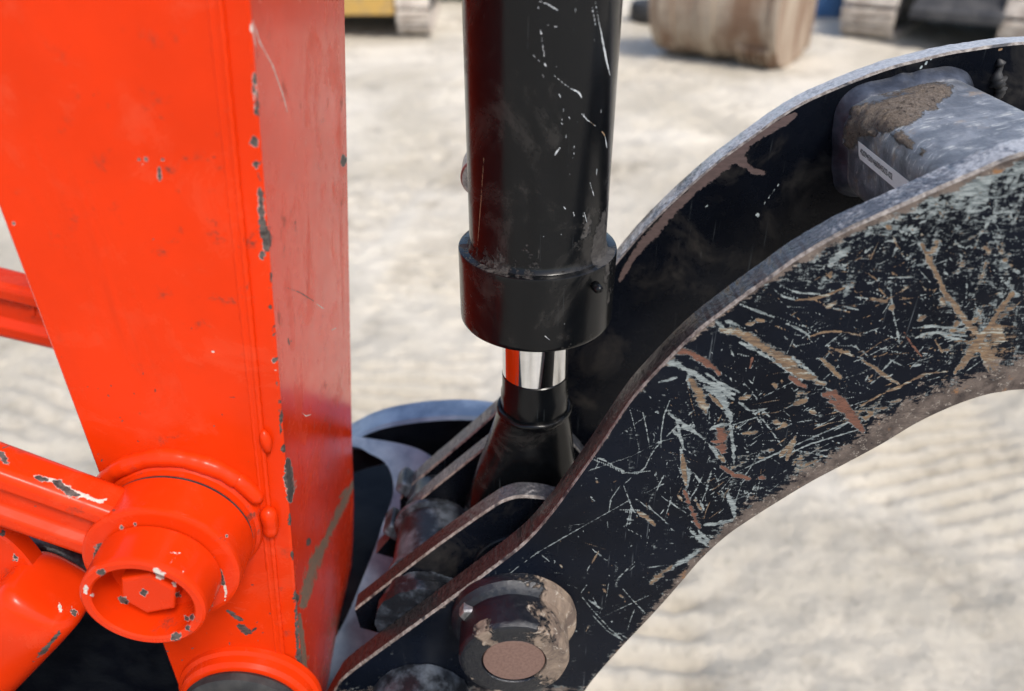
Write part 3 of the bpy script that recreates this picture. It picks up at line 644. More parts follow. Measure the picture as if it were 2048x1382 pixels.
strokes = [
 ('R', 9, [(1443, 660), (1475, 664), (1504, 678), (1556, 708), (1599, 739), (1647, 769)]), ('R', 7, [(1490, 676), (1540, 705), (1590, 742), (1630, 760)]), ('P', 4, [(1430, 640), (1446, 655), (1450, 664)]), ('P', 4, [(1480, 684), (1510, 700), (1560, 728), (1605, 760)]), ('P', 5, [(1585, 715), (1610, 735), (1640, 765)]),
 ('B', 7, [(1343, 704), (1370, 702), (1395, 713), (1420, 730), (1439, 747)]), ('P', 7, [(1330, 721), (1352, 728), (1374, 739)]), ('P', 6, [(1374, 739), (1408, 760), (1440, 775), (1469, 790)]), ('P', 3, [(1410, 745), (1440, 766), (1480, 785)]),
 ('R', 10, [(1382, 760), (1396, 785), (1402, 800), (1410, 820)]), ('P', 5, [(1376, 752), (1378, 775)]), ('P', 9, [(1408, 770), (1443, 795), (1455, 820), (1462, 838)]), ('R', 4, [(1420, 790), (1445, 815)]), ('P', 4, [(1412, 775), (1450, 782), (1468, 800)]),
 ('B', 12, [(1440, 862), (1444, 880), (1446, 900)]), ('B', 8, [(1424, 882), (1440, 885)]), ('P', 4.5, [(1460, 848), (1466, 890), (1468, 925)]), ('P', 4, [(1420, 860), (1440, 850), (1460, 848)]), ('P', 4, [(1418, 888), (1436, 912), (1450, 922)]), ('R', 4, [(1438, 912), (1448, 922)]),
 ('B', 9, [(1650, 790), (1668, 785), (1686, 804), (1700, 826), (1714, 848), (1726, 862)]), ('B', 8, [(1655, 795), (1690, 822), (1712, 850)]),
 ('B', 6, [(1368, 980), (1380, 1012), (1392, 1042), (1400, 1056)]), ('R', 3, [(1356, 990), (1364, 1000)]), ('R', 4, [(1390, 1000), (1400, 1015), (1404, 1022)]), ('P', 3, [(1400, 1002), (1408, 1020)]),
 ('R', 5, [(1365, 910), (1368, 940), (1372, 968)]), ('P', 5, [(1362, 900), (1366, 930), (1378, 945), (1374, 972)]), ('P', 4, [(1338, 827), (1352, 838), (1378, 856), (1395, 868), (1410, 879)]), ('P', 5, [(1365, 848), (1375, 860)]), ('P', 3, [(1352, 835), (1360, 870), (1367, 897)]), ('P', 3, [(1345, 860), (1365, 880)]),
 ('P', 2.2, [(1174, 909), (1207, 919), (1230, 934), (1250, 944), (1275, 947)]), ('P', 1.5, [(1275, 947), (1290, 935), (1302, 910), (1312, 895), (1324, 881)]), ('P', 1.3, [(1174, 914), (1215, 930), (1245, 946), (1300, 942)]),
 ('P', 1.4, [(1140, 949), (1170, 944), (1196, 935), (1264, 912), (1320, 883), (1387, 866)]), ('P', 1.1, [(1259, 814), (1270, 858), (1279, 901)]), ('P', 1.3, [(1262, 816), (1286, 825), (1293, 858), (1302, 910)]), ('P', 1.2, [(1324, 883), (1355, 850), (1389, 820)]), ('P', 1.3, [(1340, 800), (1328, 830), (1322, 870), (1322, 895)]),
 ('B', 5, [(1443, 933), (1452, 940), (1466, 949), (1482, 953), (1499, 958)]), ('B', 8, [(1521, 955), (1528, 956)]), ('P', 1.8, [(1520, 832), (1545, 865), (1567, 897)]), ('P', 1.8, [(1466, 850), (1490, 842), (1515, 834)]), ('P', 1.5, [(1510, 826), (1535, 816)]),
 ('P', 1.7, [(1469, 947), (1520, 922), (1569, 900), (1640, 868), (1712, 838)]), ('P', 1.7, [(1560, 915), (1620, 888), (1721, 858)]), ('P', 1.2, [(1430, 965), (1500, 932), (1560, 905)]),
 ('R', 3, [(1721, 812), (1760, 790), (1799, 773), (1850, 748), (1895, 743)]), ('R', 3.6, [(1725, 721), (1750, 736), (1775, 755), (1799, 768)]), ('R', 2.5, [(1660, 695), (1685, 703), (1708, 713)]), ('P', 1.5, [(1695, 685), (1720, 700), (1750, 720)]),
 ('R', 2.6, [(1621, 673), (1645, 664), (1669, 663), (1695, 665), (1721, 671)]), ('P', 2.4, [(1573, 647), (1600, 659), (1621, 673)]), ('P', 2.6, [(1478, 608), (1510, 620), (1547, 634)]), ('P', 2.6, [(1547, 578), (1565, 592), (1591, 600)]), ('R', 2.8, [(1591, 601), (1625, 597), (1656, 590), (1691, 574)]), ('P', 2, [(1560, 572), (1600, 586), (1640, 588)]),
 ('P', 1.8, [(1782, 574), (1783, 600), (1786, 626)]), ('P', 2.2, [(1787, 628), (1793, 655), (1800, 690)]), ('B', 3.4, [(1808, 665), (1825, 690), (1843, 713)]), ('R', 2, [(1870, 680), (1885, 705)]), ('P', 3, [(1825, 656), (1870, 652), (1934, 660)]), ('P', 3, [(1830, 676), (1850, 668), (1873, 665), (1934, 672)]), ('P', 2, [(1890, 674), (1930, 680)]),
 ('R', 5, [(1843, 487), (1858, 520), (1877, 556), (1890, 585)]), ('P', 5, [(1830, 470), (1850, 505), (1870, 540)]), ('R', 6, [(1890, 585), (1912, 615), (1934, 645), (1950, 665)]), ('R', 6, [(1910, 745), (1940, 705), (1973, 660), (2000, 620), (2025, 587)]), ('R', 5, [(1925, 735), (1955, 690), (1990, 640)]),
 ('R', 14, [(1970, 690), (1985, 720), (1990, 740)]), ('R', 10, [(1990, 650), (2005, 680)]), ('R', 5, [(1960, 700), (1980, 745)]), ('R', 4, [(1950, 655), (1975, 720), (1995, 745)]),
 ('R', 6, [(1777, 454)]), ('R', 9, [(1970, 495), (1978, 505)]), ('R', 9, [(1884, 600), (1888, 608)]), ('R', 6, [(1836, 640), (1850, 634)]), ('R', 7, [(1780, 617), (1785, 614)]), ('R', 5, [(1655, 615), (1668, 606), (1675, 600)]), ('R', 3, [(1740, 596), (1775, 604)]), ('P', 2, [(1712, 594), (1740, 597)]),
 ('P', 10, [(1660, 530), (1668, 520), (1680, 508), (1695, 498)]), ('R', 4, [(1662, 545), (1660, 555)]), ('R', 5, [(1644, 718), (1660, 735), (1682, 756)]), ('P', 2, [(1650, 722), (1690, 760)]), ('R', 5, [(1573, 920), (1582, 895), (1591, 873)]), ('R', 4, [(1560, 912), (1578, 890)]),
 ('R', 4, [(1493, 648), (1508, 645)]), ('R', 4, [(1513, 640), (1528, 642)]), ('B', 3, [(1500, 735), (1505, 715)]), ('P', 3, [(1318, 764), (1335, 760), (1353, 755)]), ('R', 6, [(1549, 843), (1556, 846)]), ('R', 5, [(1565, 852), (1572, 850)]), ('R', 4, [(1486, 868), (1500, 866), (1516, 864)]),
 ('B', 5, [(1580, 755), (1600, 768), (1612, 775)]), ('R', 5, [(1548, 768), (1552, 775)]), ('R', 4, [(1480, 798), (1500, 792)]), ('P', 3, [(1478, 805), (1500, 822), (1530, 818)]), ('R', 5, [(1622, 822), (1630, 826)]), ('R', 5, [(1590, 808), (1612, 800)]),
 ('R', 6, [(1302, 1165), (1320, 1150), (1344, 1132)]), ('P', 6, [(1340, 1138), (1370, 1120), (1400, 1100)]), ('R', 4, [(1276, 1025), (1290, 1032), (1310, 1050)]), ('B', 3, [(1336, 1028)]), ('R', 2.5, [(1206, 1178), (1212, 1185)]), ('R', 3.5, [(1240, 1190), (1246, 1195)]), ('R', 1.4, [(1197, 1103), (1184, 1126)]), ('P', 1.3, [(1184, 1098), (1200, 1110), (1215, 1124)]), ('P', 1.3, [(1180, 1130), (1174, 1142)]),
 ('P', 1.5, [(1186, 1195), (1194, 1210)]), ('P', 2, [(1178, 1200), (1200, 1216)]), ('P', 1.4, [(1165, 1195), (1185, 1220), (1220, 1258), (1240, 1275)]), ('P', 1.4, [(1185, 1230), (1215, 1262), (1245, 1280)]), ('P', 1.2, [(1246, 1178), (1268, 1203), (1290, 1226)]), ('R', 2, [(1271, 1205)]), ('P', 1.2, [(1083, 1110), (1098, 1122)]), ('P', 2, [(1076, 1104)]), ('R', 2, [(1120, 1130), (1125, 1136)]), ('R', 3, [(1194, 963)]), ('P', 1.5, [(1263, 955), (1247, 970), (1258, 1000), (1264, 1016), (1260, 1044)]), ('P', 1.2, [(1272, 998), (1310, 1025), (1342, 1052)]), ('P', 1.2, [(1240, 972), (1222, 998), (1218, 1022)]), ('P', 1.4, [(1322, 992), (1372, 1026)]),
 ('P', 1.1, [(1015, 1150), (1075, 1105), (1150, 1062), (1260, 1000)]), ('P', 6, [(1456, 990), (1466, 1012), (1470, 1040)]), ('P', 5, [(1410, 1050), (1440, 1045), (1470, 1040)]), ('P', 5, [(1380, 1060), (1400, 1080), (1420, 1095)]), ('P', 3, [(1380, 1075), (1410, 1070)]), ('P', 3, [(1395, 1060), (1425, 1090)]),
]
for cx, cy, n_, sx, sy, ang, spread in ((1900, 470, 120, 150, 80, 1.0, .5), (1650, 560, 80, 140, 60, .35, .4), (1780, 560, 60, 90, 50, .15, .25), (1520, 720, 60, 130, 80, .6, .4), (1700, 720, 60, 140, 70, -.4, .8), (1960, 640, 90, 80, 80, -.9, .7), (1400, 900, 80, 120, 110, .9, .8), (1560, 860, 90, 130, 80, -.45, .5), (1300, 1080, 34, 180, 120, .6, 1.0), (1200, 1000, 16, 80, 80, .8, 1.0), (1900, 440, 130, 160, 75, -.5, .9), (1960, 520, 80, 110, 90, 1.1, .6), (1700, 500, 130, 160, 50, -.7, .5), (1620, 640, 120, 160, 80, .25, .5), (1780, 700, 140, 150, 60, -.45, .45), (1480, 820, 130, 130, 100, .9, .9), (1620, 850, 110, 160, 50, -.42, .2), (1350, 1000, 50, 170, 130, .7, 1.1), (1450, 1000, 90, 110, 50, -.6, .5), (1250, 1180, 24, 120, 90, .7, 1.0)):
    for k in range(n_):
        x, y = rng.normal(cx, sx*.6), rng.normal(cy, sy*.6); a = rng.normal(ang, spread); L = rng.exponential(20)+3; w = rng.uniform(.5, 1.3) if rng.random() < .93 else rng.uniform(1.5, 3.2)
        dx, dy = math.cos(a)*L, math.sin(a)*L
        strokes.append(('P' if rng.random() < (.66 if cx > 1600 else .88) else 'R', w, [(x, y), (x+dx*.5+rng.normal(0, 1), y+dy*.5), (x+dx, y+dy)], rng.uniform(.44, .86)))
strokes = [t if len(t) > 3 else (*t, rng.uniform(.80, 1.0)) for t in strokes]
for cx, cy, sx, sy, n_, ang, typ in ((1880, 430, 130, 60, 34, -.45, 'P'), (1960, 520, 80, 80, 22, .9, 'P'), (1960, 600, 70, 90, 16, -.9, 'R'), (1650, 520, 120, 36, 16, -.6, 'P'), (1760, 830, 120, 30, 14, -.45, 'R'), (1560, 940, 80, 30, 10, -.5, 'R'), (1900, 700, 90, 40, 12, -.5, 'R')):
    for k in range(n_):                     # broad dry smears
        x, y = rng.normal(cx, sx*.7), rng.normal(cy, sy*.7); a = rng.normal(ang, .35); L = rng.uniform(18, 70); dx, dy = math.cos(a)*L, math.sin(a)*L
        strokes.append((typ, rng.uniform(3.5, 9), [(x, y), (x+dx*.5, y+dy*.5+rng.normal(0, 4)), (x+dx, y+dy)], rng.uniform(.40, .60)))
for k in range(260):                        # specks
    x, y = rng.uniform(1120, 2048), rng.uniform(320, 1300)
    strokes.append((('P', 'R')[rng.random() < .25], rng.uniform(.9, 2.2), [(x, y), (x+rng.uniform(-3, 3), y+rng.uniform(-3, 3))], rng.uniform(.55, .9)))
upper_px = np.array(near_up); lower_px = np.array(near_lo)
def edge_d(V):
    Q = to_px(V); du = Q[:, 1]-np.interp(Q[:, 0], upper_px[:, 0], upper_px[:, 1])
    dl = np.interp(Q[:, 0], lower_px[5:, 0], lower_px[5:, 1])-Q[:, 1]
    return Q, du, dl
def near_extra(V):
    Q, du, dl = edge_d(V); e = np.zeros((len(V), 3), np.float32); nz = fbm(Q[:, 0]*.05, Q[:, 1]*.05, 3)
    k = np.clip((Q[:, 0]-1180)/500, 0, 1); f = np.abs(V[:, 1]-Y1) < .001; kl = np.clip((Q[:, 0]-1230)/220, 0, 1)
    g = np.clip(1.2-dl/(24+66*kl), 0, 1)*.46*(.5+nz); e[:, 0] = np.where(f, np.maximum(np.clip(1.15-du/(14+60*k), 0, 1)*.52*k, g), 0)
    e[:, 1] = np.where(f, .55*np.exp(-(((Q[:, 0]-1990)/70)**2+((Q[:, 1]-690)/70)**2)), 0)
    e[:, 1] = np.maximum(e[:, 1], np.where(f, np.clip(1.1-dl/(26+50*kl), 0, 1)*.34*(.5+nz), 0))
    return e
def near_band(V):
    Q, du, dl = edge_d(V); n2 = fbm(Q[:, 0]*.012+3, Q[:, 1]*.012, 8); f = np.abs(V[:, 1]-Y1) < .001
    k = np.clip((Q[:, 0]-1150)/500, 0, 1); kl = np.clip((Q[:, 0]-1180)/320, 0, 1); kr = np.clip((Q[:, 0]-1650)/200, 0, 1)
    up = np.clip(1.25-.75*du/(5+13*k), 0, 1)*(.35+.5*k)
    lo = np.clip(1.3-.75*dl/((9+20*kl+24*kr)*(.55+.9*n2)), 0, 1)*(.5+.4*kl)
    pat = .85*np.exp(-(((Q[:, 0]-875)/48)**4+((Q[:, 1]-1188-(875-Q[:, 0])*.55)/34)**4))
    return np.where(f, np.maximum(np.maximum(up, lo), pat), 0)
def near_dens(V):
    Q, du, dl = edge_d(V); k = np.clip((Q[:, 0]-1250)/700, 0, 1)
    d = .34*np.exp(-(((Q[:, 0]-1980)/230)**2+((Q[:, 1]-430)/120)**2))+.50*np.exp(-(du/(45*k+8))**2)*k+.30*np.exp(-(((Q[:, 0]-1650)/130)**2+((Q[:, 1]-560)/60)**2))
    d += .30*np.exp(-(np.abs(dl)/(60*k+10))**2)*np.clip((Q[:, 0]-1220)/200, 0, 1)+.22*np.exp(-(((Q[:, 0]-1420)/110)**2+((Q[:, 1]-900)/130)**2))
    d += .34*np.exp(-(((Q[:, 0]-1980)/120)**2+((Q[:, 1]-640)/130)**2))
    e = np.abs(V[:, 1]-Y1) > .001
    return np.where(e, np.clip((V[:, 0]-.07)*2.0, -.1, .36), np.clip(d*1.25, 0, .95))
ruled_plate('near_plate', nu, nl, Y1, Y2, 250, .0017, [M['plate'], M['edge'], M['corner']], thumb, wear=strokes, extra_fn=near_extra, dens_fn=near_dens, band_fn=near_band, wob=.0008)
fu = smooth([np.array((-.094, -.452)), np.array((-.0773, -.4310)), np.array((-.0075, -.3560)), np.array((.030, -.297))]+list(UL(far_up, Y4))+ext[2:], 500)
fl = smooth(list(UL(near_lo, Y1)+[[0, .004]])+exl, 500)
fu_px = np.array(far_up)
def far_dens(V):
    return np.where(np.abs(V[:, 1]-Y3) > .001, np.clip(.16+(V[:, 0]-.03)*1.6, .16, .50), np.clip((V[:, 0]-.2)*1.2, 0, .12))
far_strokes = [('B', 10, [(1262, 520), (1300, 472), (1345, 420), (1390, 378)]), ('B', 14, [(1385, 380), (1430, 338), (1490, 296)]), ('B', 12, [(1475, 310), (1490, 330)]), ('B', 6, [(1490, 325), (1505, 342), (1530, 346)]), ('B', 9, [(1490, 290), (1550, 252), (1590, 230)]), ('B', 6, [(1240, 560), (1262, 520)]),
    ('P', 1, [(1530, 405), (1560, 365)]), ('P', 3, [(1412, 410), (1414, 414)]), ('P', 4, [(1515, 430)]), ('P', 1, [(1835, 140), (1870, 112)]), ('R', 4, [(1998, 98), (2004, 100)])]
ruled_plate('far_plate', fu, fl, Y3, Y4, 110, .0017, [M['black'], M['edge'], M['corner']], thumb, wear=far_strokes, dens_fn=far_dens, wob=.0008)
tp = [(*U(1996+4*math.sin(k*1.7), 118+k*13, Y3), Y3-.001) for k in range(8)]
tp = smooth(np.array(tp), 28)
tube('tar_lump', tp[:, [0, 2, 1]], [.0008+.0030*math.sin(math.pi*k/27)*(.55+.9*rng.random()) for k in range(28)], M['rubber'], thumb, n=14, wob=.9)
# two lugs that carry the rod pin
pinc = np.array([.008, -.4165]); hub = np.array([-.062, -.449])
for y0, y1, pts in ((.372, .387, [(-.114, -.458), (-.100, -.4435), (-.0564, -.3985), (-.0158, -.3600), (-.002, -.3500), (.010, -.3480), (.028, -.352), (.045, -.364), (.058, -.385), (.066, -.415)]),
                    (.445, .460, [(-.094, -.455), (-.0855, -.4432), (-.070, -.4185), (-.0092, -.3570), (.000, -.3500), (.012, -.3480), (.028, -.352), (.045, -.364), (.058, -.385), (.066, -.415)])):
    A = smooth(np.array(pts), 160)
    B = smooth(np.array([(-.112, -.480), (-.085, -.49), (-.05, -.492), (-.02, -.49), (0, -.485), (.02, -.478), (.04, -.465), (.052, -.45), (.060, -.438), (.0655, -.428)]), 160)
    ruled_plate('lug', A, B, y0, y1, 16, .0015, [M['black'], M['edge'], M['corner']], thumb, dens_fn=(lambda V: np.full(len(V), .17)) if y0 > .4 else (lambda V: np.clip((V[:, 0]+.05)*3, -.05, .2)))
for yw, rw in ((.3688, .036), (.4612, .034)): lathe('pin_washer', pinc, [(.022, yw), (rw-.001, yw), (rw, yw+.0008), (rw, yw+.0030), (.022, yw+.0031)], M['black'], thumb)
for cx_, cz_, y_ in ((-.093, -.4545, .4525), (-.0865, -.443, .489)): box('stop_block', (cx_, y_, H+cz_), (.020, .024, .011), M['hub'], thumb, bev=.003, ry=R(42))
lathe('rod_pin', pinc, [(.001, .366), (.0225, .366), (.024, .3675), (.024, .4668), (.001, .467)], M['cyl'], thumb)
hubp = [(.036, Y2+.0003), (.036, .3625), (.0345, .3645), (.0345, .3718)]
lathe('hub_tube', hub, [(.020, .3533), (.0335, .3535), (.0335, .3620), (.0315, .3640), (.0310, .3717), (.020, .3718)], M['hub'], thumb, wob=.12)
lathe('hub_tube', hub, [(.020, .3873), (.0315, .3876), (.0305, .3930), (.0280, .3950), (.0280, .4390), (.0315, .4410), (.0315, .4446), (.020, .4448)], M['hub'], thumb, wob=.03)
lathe('hub_tube', hub, [(.018, .4603), (.0260, .4606), (.0250, .4640), (.0240, .4800), (.018, .4808)], M['hub'], thumb, wob=.03)
lathe('hub_end', (-.064, -.503), [(.001, .308), (.0300, .3083), (.0335, .312), (.0345, .318), (.0345, .3344), (.02, .3347)], M['hub'], thumb, wob=.10)
box('gusset', (.062, .465, H-.3995), (.11, .009, .012), M['casting'], thumb, bev=.002)
# pin boss on the near plate, with dried mud on one side
BX, BZ = .0012, -.4185
def boss_mud(V):
    e = np.zeros((len(V), 3), np.float32); a = np.arctan2(V[:, 2]-H-BZ, V[:, 0]-BX); r = np.hypot(V[:, 2]-H-BZ, V[:, 0]-BX)
    nz = fbm(np.cos(a)*3+5+V[:, 1]*40, np.sin(a)*3+5, 12); d = np.abs(np.angle(np.exp(1j*(a-R(15)))))
    e[:, 1] = np.clip(1.05-d/1.75, 0, 1)*(.55+nz)
    e[:, 1] = np.maximum(e[:, 1], .62*np.exp(-((np.angle(np.exp(1j*(a-R(125)))))/.3)**2)*(np.abs(V[:, 1]-.303) < .006))
    e[:, 1] = np.maximum(e[:, 1], .60*np.clip((r-.027)/.004, 0, 1)*np.clip(nz*2-.55, 0, 1)*(V[:, 1] < .3006))
    return e
lathe('pin_boss', (BX, BZ), prof_dense([(.041, Y1-.0003), (.0405, .329), (.0375, .3255), (.0345, .3235), (.0345, .3035), (.0330, .3008), (.0315, .3002), (.0205, .3002), (.0200, .3010), (.0198, .308), (.0196, .3085)]), M['boss'], thumb, n=200, extra_fn=boss_mud, sh=30, wob=.02)
lathe('pin_end', (BX, BZ), [(.0193, .3083), (.0193, .3016), (.0188, .3011), (.001, .3009)], M['pin'], thumb)
lathe('lock_bolt', (-.0275, -.4010), [(.0058, Y1-.0004), (.0058, .3215), (.0050, .3200), (.001, .3196)], M['bolt'], thumb, n=6, sh=20)
# cross tube between the plates
def rrect(c, w, h, rad, rot, n=10, off=0):
    pts = []
    for sx, sz, a0 in ((1, 1, 0), (-1, 1, 90), (-1, -1, 180), (1, -1, 270)):
        for k in range(n):
            a = R(a0+90*k/(n-1)); pts.append((sx*(w/2-rad)+(rad+off)*math.cos(a), sz*(h/2-rad)+(rad+off)*math.sin(a)))
        if True:
            pass
    p = np.array(pts); q = []
    for i in range(len(p)):                 # subdivide flats
        a, b = p[i], p[(i+1) % len(p)]; k = max(1, int(np.linalg.norm(b-a)/.0016)); q += [a+(b-a)*j/k for j in range(k)]
    p = np.array(q); cs, sn = math.cos(rot), math.sin(rot)
    return np.stack([c[0]+p[:, 0]*cs-p[:, 1]*sn, c[1]+p[:, 0]*sn+p[:, 1]*cs], 1)
TC, TW, THt, TR = (.2440, -.1440), .072, .064, .0150
ring = rrect(TC, TW, THt, TR, R(12))
rings = [np.stack([ring[:, 0], np.full(len(ring), y), ring[:, 1]], 1) for y in np.linspace(Y2+.0004, Y3-.0004, 90)]
mud_strokes = [('R', 26, [(1715, 225), (1760, 225), (1810, 208), (1860, 190), (1890, 182)]), ('R', 22, [(1720, 245), (1770, 238), (1830, 225)]), ('R', 18, [(1706, 245), (1700, 285)]), ('R', 16, [(1725, 255), (1745, 265)]), ('R', 10, [(1790, 268), (1815, 285), (1825, 292)]), ('R', 6, [(1840, 300), (1850, 310)])]
for k_, rg_ in enumerate(rings):            # caked mud stands proud of the steel
    mk = stroke_mask(to_px(rg_+[0, 0, H]), mud_strokes)[:, 1]; dv = rg_[:, [0, 2]]-np.array(TC); dv /= np.linalg.norm(dv, axis=1)[:, None]
    hh_ = np.clip(mk-.38, 0, .5)*.0058*(.25+1.5*fbm(rg_[:, 0]*420+9, rg_[:, 1]*420+9, 17))
    rg_[:, 0] += dv[:, 0]*hh_; rg_[:, 2] += dv[:, 1]*hh_
loft('cross_tube', rings, M['tube'], thumb, wear=mud_strokes, sh=60)
wr = []
n_r = len(ring); ang_n = np.arange(n_r)/n_r*40
for y, off in ((Y3-.0120, -.0006), (Y3-.0105, .0010), (Y3-.006, .0032), (Y3-.0025, .0052), (Y3-.0004, .0060)):
    rr = rrect(TC, TW, THt, TR, R(12)); cen = rr.mean(0); dv = rr-cen; dv /= np.linalg.norm(dv, axis=1)[:, None]
    nzv = (vnoise(ang_n, np.full(n_r, y*90), 6)-.5)
    wr.append(np.stack([rr[:, 0]+dv[:, 0]*(off+.0018*nzv*(off > 0)), np.full(n_r, y), rr[:, 1]+dv[:, 1]*(off+.0018*nzv*(off > 0))], 1))
loft('weld_fillet', wr, M['weld'], thumb, sh=60, close=False)
# paper label on the tube's lower left face
cs, sn = math.cos(R(12)), math.sin(R(12))
def tube_pt(u, w_): return np.array([TC[0]+u*cs-w_*sn, TC[1]+u*sn+w_*cs])
lf = -TW/2-.0004
Vl = []
for y, w_ in ((.452, .0125), (.451, .004), (.449, .0025), (.358, .0025), (.358, .0125)):
    p = tube_pt(lf, w_); Vl.append((p[0], y, p[1]+H))
Vl2 = [(x-.0002, y, z) for x, y, z in Vl]
lab = part('printed_label', np.array(Vl2+Vl), [[0, 1, 2, 3, 4], [9, 8, 7, 6, 5]]+[[i, (i+1) % 5, 5+(i+1) % 5, 5+i] for i in range(5)], M['sticker'], thumb, flat=True)
fix_normals(lab)
tx = bpy.data.curves.new('lettering', 'FONT'); tx.body = '4209450/46004502-02'; tx.size = .0050; tx.align_x = 'LEFT'; tx.align_y = 'CENTER'; tx.extrude = .00003; tx.materials.append(M['ink'])
txc = bpy.data.objects.new('lettering_curve', tx); scene.collection.objects.link(txc); bpy.context.view_layer.update()
txm = bpy.data.meshes.new_from_object(txc.evaluated_get(bpy.context.evaluated_depsgraph_get())); bpy.data.objects.remove(txc); bpy.data.curves.remove(tx)
txo = bpy.data.objects.new('lettering', txm); scene.collection.objects.link(txo); txo.parent = lab
p = tube_pt(lf-.0003, .0078); txo.location = (p[0]-.00022, .448, p[1]+H)
from mathutils import Matrix
ux = Vector((0, -1, 0)); uy = Vector((-sn, 0, cs)); uz = ux.cross(uy)
txo.location = Vector(txo.location)-wloc(lab)
txo.rotation_euler = Matrix((ux, uy, uz)).transposed().to_euler()

# ------------------------------------------------------------------ thumb cylinder
cyl = empty('hydraulic_cylinder', (.015, .417, H-.42), 'upright black hydraulic cylinder with stepped end collar and short chrome rod', 'hydraulic cylinder')
CX = (.0150, .417)
cyl_wear = [('P', 3, [(1078, 2), (1095, 8), (1118, 22)]), ('P', 2.5, [(1076, 12), (1077, 18)]), ('P', 2.5, [(1083, 36), (1083, 42)]), ('P', 2, [(1083, 66)]), ('P', 2.8, [(1085, 82), (1085, 86)]), ('P', 2.8, [(1088, 102), (1089, 106)]), ('P', 3, [(1089, 125), (1092, 133)]), ('P', 2, [(1080, 55), (1083, 72), (1086, 98), (1090, 120)]), ('P', 1.4, [(1063, 107), (1080, 124)]), ('P', 2, [(1105, 148), (1125, 165), (1140, 176)]), ('P', 3, [(1140, 176), (1158, 185), (1164, 196)]), ('P', 2.2, [(1118, 188), (1121, 194)]),
    ('P', 1.4, [(1095, 50), (1120, 55)]), ('P', 1.3, [(1190, 0), (1197, 40), (1208, 90), (1219, 145)]), ('P', 1.6, [(1203, 75), (1212, 120), (1220, 150)]), ('P', 1.0, [(1184, 10), (1192, 55)]), ('P', 2.2, [(1172, 238), (1182, 245), (1192, 253)]), ('R', 1.8, [(1178, 241), (1190, 252)]), ('P', 1.2, [(1164, 228), (1175, 240)]), ('R', 3, [(1204, 262), (1210, 272)]), ('P', 1, [(1210, 272), (1214, 296)]), ('P', 3, [(1110, 310), (1113, 304), (1121, 294)]), ('P', 1, [(1137, 233), (1141, 240)]), ('P', 1, [(1122, 245), (1127, 250)]), ('P', 1.2, [(1192, 355), (1194, 338)]), ('P', 1.2, [(1180, 365), (1188, 392)]), ('P', 1.2, [(1168, 423), (1178, 460)]), ('P', 1.4, [(1086, 470), (1087, 474)]), ('P', 1, [(1127, 412), (1132, 420)]), ('P', .9, [(1204, 450), (1203, 465)]), ('P', 1.8, [(1128, 645), (1129, 650)]), ('P', 1, [(1090, 672), (1106, 684)]), ('R', .9, [(948, 546), (966, 545)]), ('R', 1.4, [(968, 310), (962, 400), (955, 490)])]
for k in range(34):
    x, y = rng.uniform(1085, 1215), rng.uniform(0, 480)
    cyl_wear.append(('P', rng.uniform(.4, .9), [(x, y), (x+rng.normal(0, 3), y+rng.uniform(2, 14))], rng.uniform(.5, .75)))
cyl_wear = [(t[0], t[1]*.62, t[2], (t[3] if len(t) > 3 else .86)) for t in cyl_wear]
def zl(*pr): return [(r, z) for r, z in pr]
def cyl_dust(V):
    e = np.zeros((len(V), 3), np.float32); a = np.arctan2(V[:, 1]-CX[1], V[:, 0]-CX[0]); z = V[:, 2]-H
    nz = fbm(a*2.2+20, z*30+40, 14); n2 = fbm(a*6+20, z*60+90, 15)
    e[:, 2] = np.clip(1.02-(z+.1895)/.040, 0, 1)*(z > -.19)*nz*.95+np.clip(nz*1.7-.78, 0, .5)*(a > -1.6)*.9*n2*1.4
    e[:, 2] = np.maximum(e[:, 2], (z < -.189)*np.clip(nz*1.9-.72, 0, .62)*n2*1.6)
    return e
bz = list(np.linspace(.30, .01, 16))+list(np.linspace(.005, -.186, 270))
lathe('barrel', CX, [(.0400, z) for z in bz]+[(.0412, -.1895), (.0425, -.1905)], M['cyl'], cyl, axis='Z', n=420, wear=cyl_wear, extra_fn=cyl_dust)
cz = list(np.linspace(-.1945, -.2335, 40))
lathe('end_collar', CX, [(.0395, -.1898), (.0459, -.1899), (.0465, -.1903), (.0467, -.1910)]+[(.0467, z) for z in cz]+[(.0466, -.2352), (.0458, -.2365), (.0450, -.2368), (.0225, -.2368)], M['cyl'], cyl, axis='Z', n=300, wear=cyl_wear, extra_fn=cyl_dust)
lathe('wiper_seal', CX, [(.0213, -.2366), (.0262, -.2366), (.0258, -.2388), (.0235, -.2398), (.0213, -.2398)], M['rubber'], cyl, axis='Z', n=64)
lathe('rod', CX, [(.0212, -.2330), (.0212, -.2795)], M['chrome'], cyl, axis='Z', n=96)
lathe('rod_neck', CX, [(.0205, -.2795), (.0216, -.2805), (.0216, -.2925), (.0226, -.2955), (.0226, -.308), (.0215, -.314), (.0205, -.322)], M['cyl'], cyl, axis='Z', n=96, wob=.03, wear=[('P', 2, [(1095, 872), (1110, 876)]), ('P', 2, [(1085, 908), (1090, 912)]), ('P', 1.4, [(1062, 825), (1100, 827)])])
lathe('rod_eye', pinc, [(.0245, .3965), (.0425, .3967), (.0440, .3985), (.0440, .4355), (.0425, .4373), (.0245, .4375)], M['cyl'], cyl, n=96)
a_ = np.linspace(0, 2*np.pi, 48, endpoint=False)
